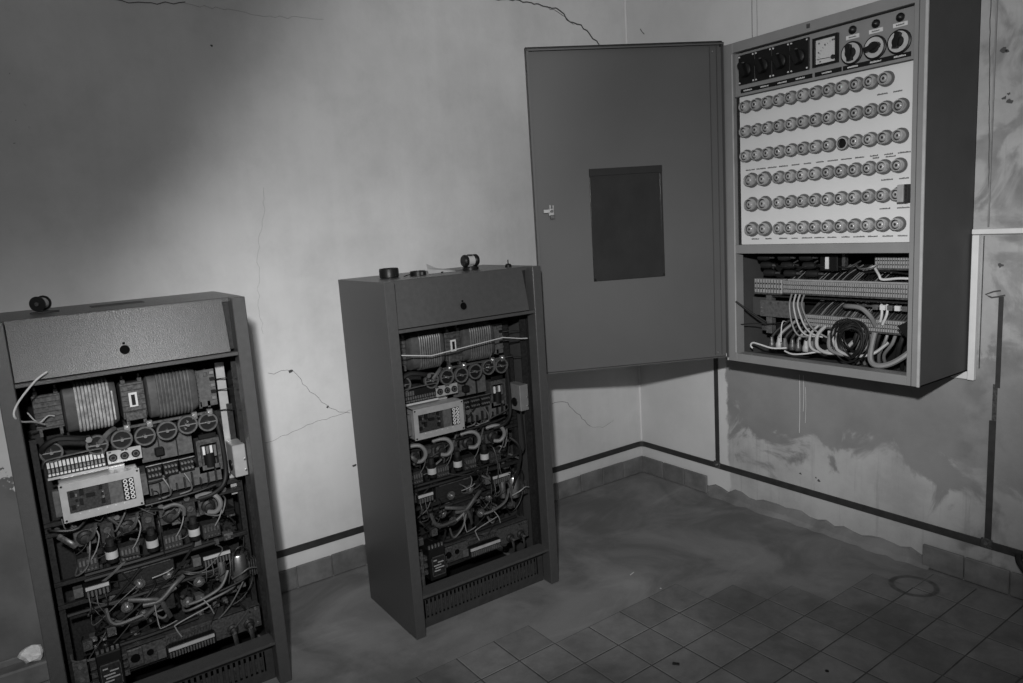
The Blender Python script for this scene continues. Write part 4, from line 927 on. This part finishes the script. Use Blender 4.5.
for i in range(6): MB().box((0.565+i*0.026, 0.085, Zc(1.022)), (0.583+i*0.026, 0.10, Zc(1.040)), None, 0.001).build('clip', 'white_plastic' if i % 2 else 'zinc', FC)
# cables
def cable(pts, r, m, name='cable', lab=None):
    o = MB().tube([(a, b, Zc(c)) for a, b, c in pts], r, 8, 6).build(name, m, FC, label=lab); return o
for i in range(4):
    a = 0.235 + i*0.018
    cable([(a, 0.095, 1.062), (a+0.004, 0.075, 1.02), (a+0.018+0.008*i, 0.07, 0.95), (a+0.045+0.01*i, 0.075, 0.905+0.006*i), (a+0.10, 0.09, 0.905)], 0.0036, ['grey_wire', 'pale_wire', 'pale_wire', 'grey_wire'][i])
for i, (a, rad, r, m) in enumerate(((0.345, 0.045, 0.005, 'pale_wire'), (0.375, 0.060, 0.0068, 'pale_wire'), (0.425, 0.070, 0.007, 'grey_wire'), (0.455, 0.085, 0.006, 'pale_wire'))):
    cable([(a, 0.10, 0.945), (a-0.012, 0.07, 0.915), (a-0.006, 0.06, 0.870), (a+rad*0.6, 0.065, 0.852), (a+rad*1.3, 0.09, 0.862), (a+rad*1.7, 0.13, 0.90)], r, m)
cable([(0.44, 0.13, 1.020), (0.47, 0.08, 1.030), (0.53, 0.07, 1.028), (0.560, 0.08, 1.00), (0.568, 0.10, 0.965)], 0.0085, 'grey_wire')
cable([(0.575, 0.085, 0.94), (0.572, 0.07, 0.89), (0.576, 0.06, 0.845), (0.60, 0.06, 0.828), (0.64, 0.075, 0.838), (0.685, 0.10, 0.875), (0.72, 0.13, 0.93)], 0.010, 'grey_wire', 'cable', 'thick grey cable loop')
cable([(0.59, 0.10, 1.04), (0.60, 0.085, 1.01), (0.592, 0.09, 0.98)], 0.0045, 'white_wire'); cable([(0.61, 0.10, 1.04), (0.618, 0.085, 1.01), (0.60, 0.09, 0.97)], 0.0045, 'white_wire')
cable([(0.56, 0.11, 1.165), (0.585, 0.09, 1.145), (0.60, 0.085, 1.130), (0.66, 0.09, 1.135), (0.73, 0.10, 1.132)], 0.0045, 'white_wire')
cable([(0.52, 0.11, 1.15), (0.60, 0.10, 1.158), (0.68, 0.10, 1.150), (0.73, 0.11, 1.155)], 0.003, 'black_wire')
for i in range(10):   # coiled black leads
    cx, cz, ra = 0.500 + rr.uniform(-.014, .014), 0.912 + rr.uniform(-.014, .014), 0.052 + rr.uniform(-.014, .014)
    pts = [(cx + ra*math.sin(t), 0.050 + 0.0025*i + 0.008*math.sin(2*t), cz + ra*1.28*math.cos(t)) for t in [2*PI*k/12 for k in range(13)]]
    cable(pts, 0.0032, 'black_wire', 'coiled_lead')
for i in range(9):
    a = 0.49 + i*0.028; cable([(a, 0.13, 0.945), (a-0.01, 0.12, 0.90), (a-0.03-0.01*(i % 3), 0.14, 0.85), (a-0.06, 0.18, 0.80)], rr.choice([0.006, 0.008, 0.007]), rr.choice(['black_rubber', 'grey_wire', 'black_rubber']))
for i in range(5): cable([(0.715+0.003*i, 0.06+0.02*i, 0.93), (0.712, 0.055+0.02*i, 0.88), (0.705, 0.06+0.02*i, 0.835-0.004*i)], 0.005, 'black_rubber')
# cable ends and glands at the lower left
for i in range(7):
    a = 0.150 + i*0.030
    gl = MB().lathe([(0.012, 0), (0.014, 0.004), (0.014, 0.018), (0.010, 0.026), (0.007, 0.045)], (a, 0.085 + 0.006*(i % 2), Zc(0.842)), 'z', 12).build('cable_gland', ['steel', 'pale_wire', 'grey_plastic', 'steel'][i % 4], FC)
    cable([(a, 0.087, 0.885), (a+0.012, 0.10, 0.91), (a+0.045, 0.15, 0.955)], 0.0065, ['black_rubber', 'grey_wire', 'black_rubber'][i % 3])
MB().box((0.36, 0.14, Zc(0.85)), (0.42, 0.144, Zc(0.925))).build('paper_label', 'paper', FC, smooth=False)
cable([(0.225, 0.075, 0.850), (0.17, 0.06, 0.846), (0.115, 0.055, 0.856), (0.082, 0.055, 0.860), (0.070, 0.055, 0.848), (0.075, 0.06, 0.836)], 0.0034, 'white_wire', 'wire', 'loose white wire on the cabinet floor')
cable([(0.22, 0.07, 0.838), (0.26, 0.06, 0.832), (0.31, 0.06, 0.838), (0.36, 0.065, 0.850)], 0.0034, 'white_wire', 'wire')
cable([(0.205, 0.10, 0.95), (0.212, 0.07, 0.955), (0.212, 0.06, 0.93), (0.210, 0.06, 0.875)], 0.0022, 'white_wire', 'wire')
MB().tube([(0.046, -0.004, Zc(1.035)), (0.09, 0.04, Zc(0.985)), (0.13, 0.08, Zc(0.945))], 0.004, 6, 3).build('door_stay', 'black', FC)
cable([(0.05, 0.02, 0.938), (0.09, 0.06, 0.940), (0.13, 0.08, 0.938), (0.18, 0.10, 0.945)], 0.0022, 'black_wire', 'wire')
MB().prism([(0.700, Zc(0.985)), (0.7345, Zc(1.005)), (0.7345, Zc(0.945))], -0.002, 0.002).build('corner_gusset', 'black', FC, smooth=False)
# --- door, swung open
DA = 0.459; DW, DZ0, DZ1 = 0.7780, 0.8042, 2.0420
wx = Vector((-math.cos(DA), math.sin(DA), 0)); wn = Vector((math.sin(DA), math.cos(DA), 0))
def to_local(vw): return Vector((-vw.y, vw.x, vw.z))
ex, ey = to_local(wx), to_local(wn)
M = Matrix(((ex.x, ey.x, 0, -0.004), (ex.y, ey.y, 0, -0.004), (0, 0, 1, 0), (0, 0, 0, 1)))
a, b = Zc(DZ0), Zc(DZ1)
m = MB(M).box((0.0, 0.0, a), (DW, 0.0025, b))
m.box((DW-0.003, -0.022, a), (DW, 0.0, b)).box((0.0, -0.022, b-0.003), (DW, 0.0, b)).box((0.0, -0.022, a), (DW, 0.0, a+0.003)).box((0.0, -0.022, a), (0.003, 0.0, b))
m.box((DW-0.012, -0.022, a), (DW, -0.020, b)).box((0, -0.022, b-0.008), (DW, -0.020, b))
door = m.build('door', 'door_paint', FC, smooth=False, label='grey steel cabinet door, inside face')
MB(M).box((0.048, -0.004, a+0.01), (0.0505, 0.0, b-0.01)).box((0.020, -0.004, a+0.01), (0.0225, 0, b-0.01)).build('stiffener', 'cabinet_paint_shaded', door, smooth=False)
MB(M).box((0.008, -0.0235, b-0.0005), (DW, 0.003, b+0.0045)).build('rubber_seal', 'black_rubber', door, smooth=False)
pch = MB(M).box((0.257, -0.0035, Zc(1.156)), (0.552, 0.0, Zc(1.593)), None, 0.001).build('document_pouch', 'pouch', door, label='black document pouch')
MB(M).box((0.257, -0.006, Zc(1.566)), (0.552, -0.003, Zc(1.5935)), None, 0.001).build('pouch_band', 'black_rubber', pch)
MB(M).box((0.543, -0.0050, Zc(1.158)), (0.5505, -0.003, Zc(1.560))).box((0.2585, -0.005, Zc(1.158)), (0.266, -0.003, Zc(1.56))).box((0.260, -0.005, Zc(1.158)), (0.550, -0.003, Zc(1.168))).build('pouch_seam', 'pouch', pch)
lc = MB(M).box((0.700, -0.010, Zc(1.425)), (0.722, 0.0, Zc(1.452)), None, 0.001).build('door_latch', 'zinc', door, label='bright metal door latch')
MB(M).box((0.715, -0.014, Zc(1.436)), (0.742, -0.009, Zc(1.450)), None, 0.001).build('latch_tongue', 'zinc', lc)
MB(M).box((0.698, -0.012, Zc(1.412)), (0.716, -0.004, Zc(1.428)), None, 0.001).cyl((0.709, -0.016, Zc(1.442)), 0.006, 0.008, 'y', 8).build('latch_spindle', 'steel', lc)
MB(M).box((0.712, -0.008, Zc(1.448)), (0.716, -0.001, Zc(1.466))).box((0.700, -0.008, Zc(1.448)), (0.704, -0.001, Zc(1.464))).build('latch_prong', 'zinc', lc)
for z in (b-0.03, a+0.02): MB(M).cyl((0.040, -0.006, z), 0.003, 0.006, 'y', 8).build('screw', 'zinc', door)
for z in (CH-0.002, 0.012):
    MB().cyl((-0.004, -0.006, z), 0.006, 0.018, 'z', 12).build('hinge_pin', 'black' if z > 0.5 else 'zinc', FC)
MB().box((-0.003, -0.004, 0.03), (0.002, 0.004, CH-0.01)).build('hinge_strip', 'black_rubber', FC, smooth=False)

# ================================================================== LOOSE THINGS
def on_rack(o, rk, u, v, z=H): o.location = (rk.location.x+u, rk.location.y+v, z)
# spool on the left rack
t = thing('cable_spool', 'black spool lying on top of the left rack', 'spool'); on_rack(t, rack_l, 0.130, 0.285)
MB().lathe([(0.009, -0.003), (0.031, -0.003), (0.031, 0.003), (0.009, 0.003)], (-0.022, 0, 0.031), 'x', 26).build('flange', 'black', t)
MB().lathe([(0.012, -0.003), (0.031, -0.003), (0.031, 0.003), (0.012, 0.003)], (0.026, 0, 0.031), 'x', 26).build('flange', 'black', t)
MB().cyl((-0.020, 0, 0.031), 0.023, 0.045, 'x', 22).build('barrel', 'paper', t)
MB().cyl((-0.030, 0, 0.031), 0.008, 0.010, 'x', 12).build('hub', 'steel', t)
t.rotation_euler = (0, 0, math.radians(62)); t.scale = (0.70, 0.70, 0.70)
o = tag(MB().box((-0.035, -0.006, 0), (0.035, 0.006, 0.004), None, 0.001).build('metal_strip', 'dark_metal'), 'thin dark strip lying in front of the spool on the left rack', 'strip'); on_rack(o, rack_l, 0.135, 0.20)
# things on the middle rack
t = thing('round_cap', 'wide black round cap at the left end of the middle rack top', 'cap'); on_rack(t, rack_m, 0.122, 0.215)
MB().lathe([(0.031, 0), (0.0335, 0.002), (0.0335, 0.030), (0.0315, 0.033), (0.028, 0.033), (0.026, 0.030)], (0, 0, 0), 'z', 28).build('shell', 'black', t)
k = MB()
for i in range(28): k.box((0.0325, -0.0012, 0.004), (0.0345, 0.0012, 0.028), Matrix.Rotation(2*PI*i/28, 4, 'Z'))
k.build('grip_rib', 'black', t, smooth=False)
t = thing('ring_cap', 'low dark ring cap with a bright clip on the middle rack top', 'cap'); on_rack(t, rack_m, 0.218, 0.180)
MB().lathe([(0.029, 0), (0.029, 0.014), (0.026, 0.016), (0.020, 0.016), (0.019, 0.010)], (0, 0, 0), 'z', 26).build('ring', 'black', t)
MB().box((-0.004, -0.0305, 0.002), (0.004, -0.028, 0.012)).build('clip', 'zinc', t)
MB().tube([(-0.03, 0.0, 0.006), (-0.05, -0.01, 0.004), (-0.062, -0.012, 0.002)], 0.0018, 5, 4).build('tail', 'black_wire', t)
o = MB()
vs = [(-0.055, -0.02, 0.001), (0.05, -0.035, 0.001), (0.065, 0.03, 0.004), (0.01, 0.035, 0.014), (-0.035, 0.03, 0.034), (-0.045, 0.005, 0.016)]
o.add(vs + [(a, b, c+0.0008) for a, b, c in vs], [(0,1,2,3,4,5), (11,10,9,8,7,6)] + [(i, (i+1) % 6, 6+(i+1) % 6, 6+i) for i in range(6)])
o = tag(o.build('paper_scrap', 'paper', smooth=False), 'crumpled pale paper scrap between the caps and the spool, middle rack', 'paper'); on_rack(o, rack_m, 0.318, 0.205)
o = tag(MB().tube([(-0.06, 0, 0.002), (-0.02, 0.015, 0.004), (0.03, -0.01, 0.003), (0.09, 0.012, 0.003)], 0.002, 6, 5).build('thin_wire', 'black_wire'), 'thin black wire lying beside the paper on the middle rack', 'wire'); on_rack(o, rack_m, 0.37, 0.175)
t = thing('cable_spool', 'black spool with pale wrap standing on the middle rack', 'spool'); on_rack(t, rack_m, 0.435, 0.175)
MB().lathe([(0.030, 0), (0.030, 0.010), (0.026, 0.012)], (0, 0, 0), 'z', 24).build('foot', 'black', t)
for s in (-1, 1): MB().lathe([(0.005, -0.009), (0.019, -0.009), (0.023, -0.004), (0.023, 0.004), (0.019, 0.009), (0.005, 0.009)], (s*0.022, 0, 0.034), 'x', 22).build('flange', 'black', t)
MB().cyl((-0.016, 0, 0.034), 0.0185, 0.032, 'x', 20).build('wrap', 'paper', t)
MB().box((-0.006, -0.012, 0.052), (0.006, 0.012, 0.057), None, 0.001).build('catch', 'black', t)
t = thing('small_knob', 'small black knob with a stem at the right end, middle rack top', 'knob'); on_rack(t, rack_m, 0.562, 0.112)
MB().lathe([(0.0125, 0), (0.0125, 0.007), (0.009, 0.011), (0.004, 0.013)], (0, 0, 0), 'z', 18).build('base', 'black', t)
MB().cyl((0, 0, 0.011), 0.0022, 0.016, 'z', 8).build('stem', 'black', t)
# plaster lump low on the left
bm = bmesh.new(); bmesh.ops.create_icosphere(bm, subdivisions=2, radius=1)
rr = random.Random(12)
for vtx in bm.verts:
    s = 1 + rr.uniform(-.16, .16); vtx.co = Vector((vtx.co.x*0.036*s, vtx.co.y*0.026*s, vtx.co.z*0.026*s + 0.025))
    if vtx.co.x > 0.018: vtx.co.x = 0.018 + (vtx.co.x-0.018)*0.4
    if vtx.co.z < 0.004: vtx.co.z = 0.0
me = bpy.data.meshes.new('plaster_lump'); bm.to_mesh(me); bm.free(); me.materials.append(MATS['stone'])
o = bpy.data.objects.new('plaster_lump', me); COL.objects.link(o); tag(o, 'pale broken lump of plaster lying behind the left rack', 'rubble')
CURB = struct(MB().box((-4.2, -0.075, 0.0), (-2.70, 0.0, 0.072), None, 0.006).build('trim_7', 'base_tile', smooth=False), 'low dark mortar curb at the foot of the pale wall', 'curb')
o.location = (-2.858, -0.045, 0.0725); o.scale = (1.12, 1.1, 1.1)
# bits on the floor
o = tag(MB().box((-0.013, -0.0022, 0), (0.013, 0.0022, 0.0025), None, 0.0005).build('white_chip', 'white_plastic'), 'small white splinter lying on the cement floor', 'debris'); o.location = (-0.878, -0.8245, 0.0005); o.rotation_euler.z = 0.25
o = tag(MB().lathe([(0.004, 0), (0.003, 0.002), (0, 0.003)], (0, 0, 0), 'z', 7).build('white_crumb', 'paper'), 'tiny white crumb at the edge of the floor tiles', 'debris'); o.location = (-0.878, -0.980, 0.0005)
o = tag(MB().box((-0.011, -0.006, 0), (0.011, 0.006, 0.004), None, 0.0015).build('dark_chip', 'black_rubber'), 'small black chip lying on a floor tile', 'debris'); o.location = (-1.193, -1.3485, 0.0025); o.rotation_euler.z = -0.9
o = tag(MB().lathe([(0.006, 0), (0.005, 0.003), (0, 0.004)], (0, 0, 0), 'z', 7).build('dark_crumb', 'black_rubber'), 'tiny black crumb on a tile nearest the right corner', 'debris'); o.location = (-0.8754, -1.6656, 0.0025)
t = thing('cable_end', 'black cable end poking in beside the skirting at the right edge', 'cable', (-0.045, -1.855, 0.0))
MB().tube([(0.0, -0.05, 0.094), (0.0, -0.02, 0.125), (0.005, 0.0, 0.150), (0.008, 0.006, 0.175)], 0.011, 9, 5).build('sheath', 'black_rubber', t)
MB().box((-0.018, -0.075, 0.0), (0.018, -0.035, 0.10), None, 0.003).build('holder', 'dark_metal', t)
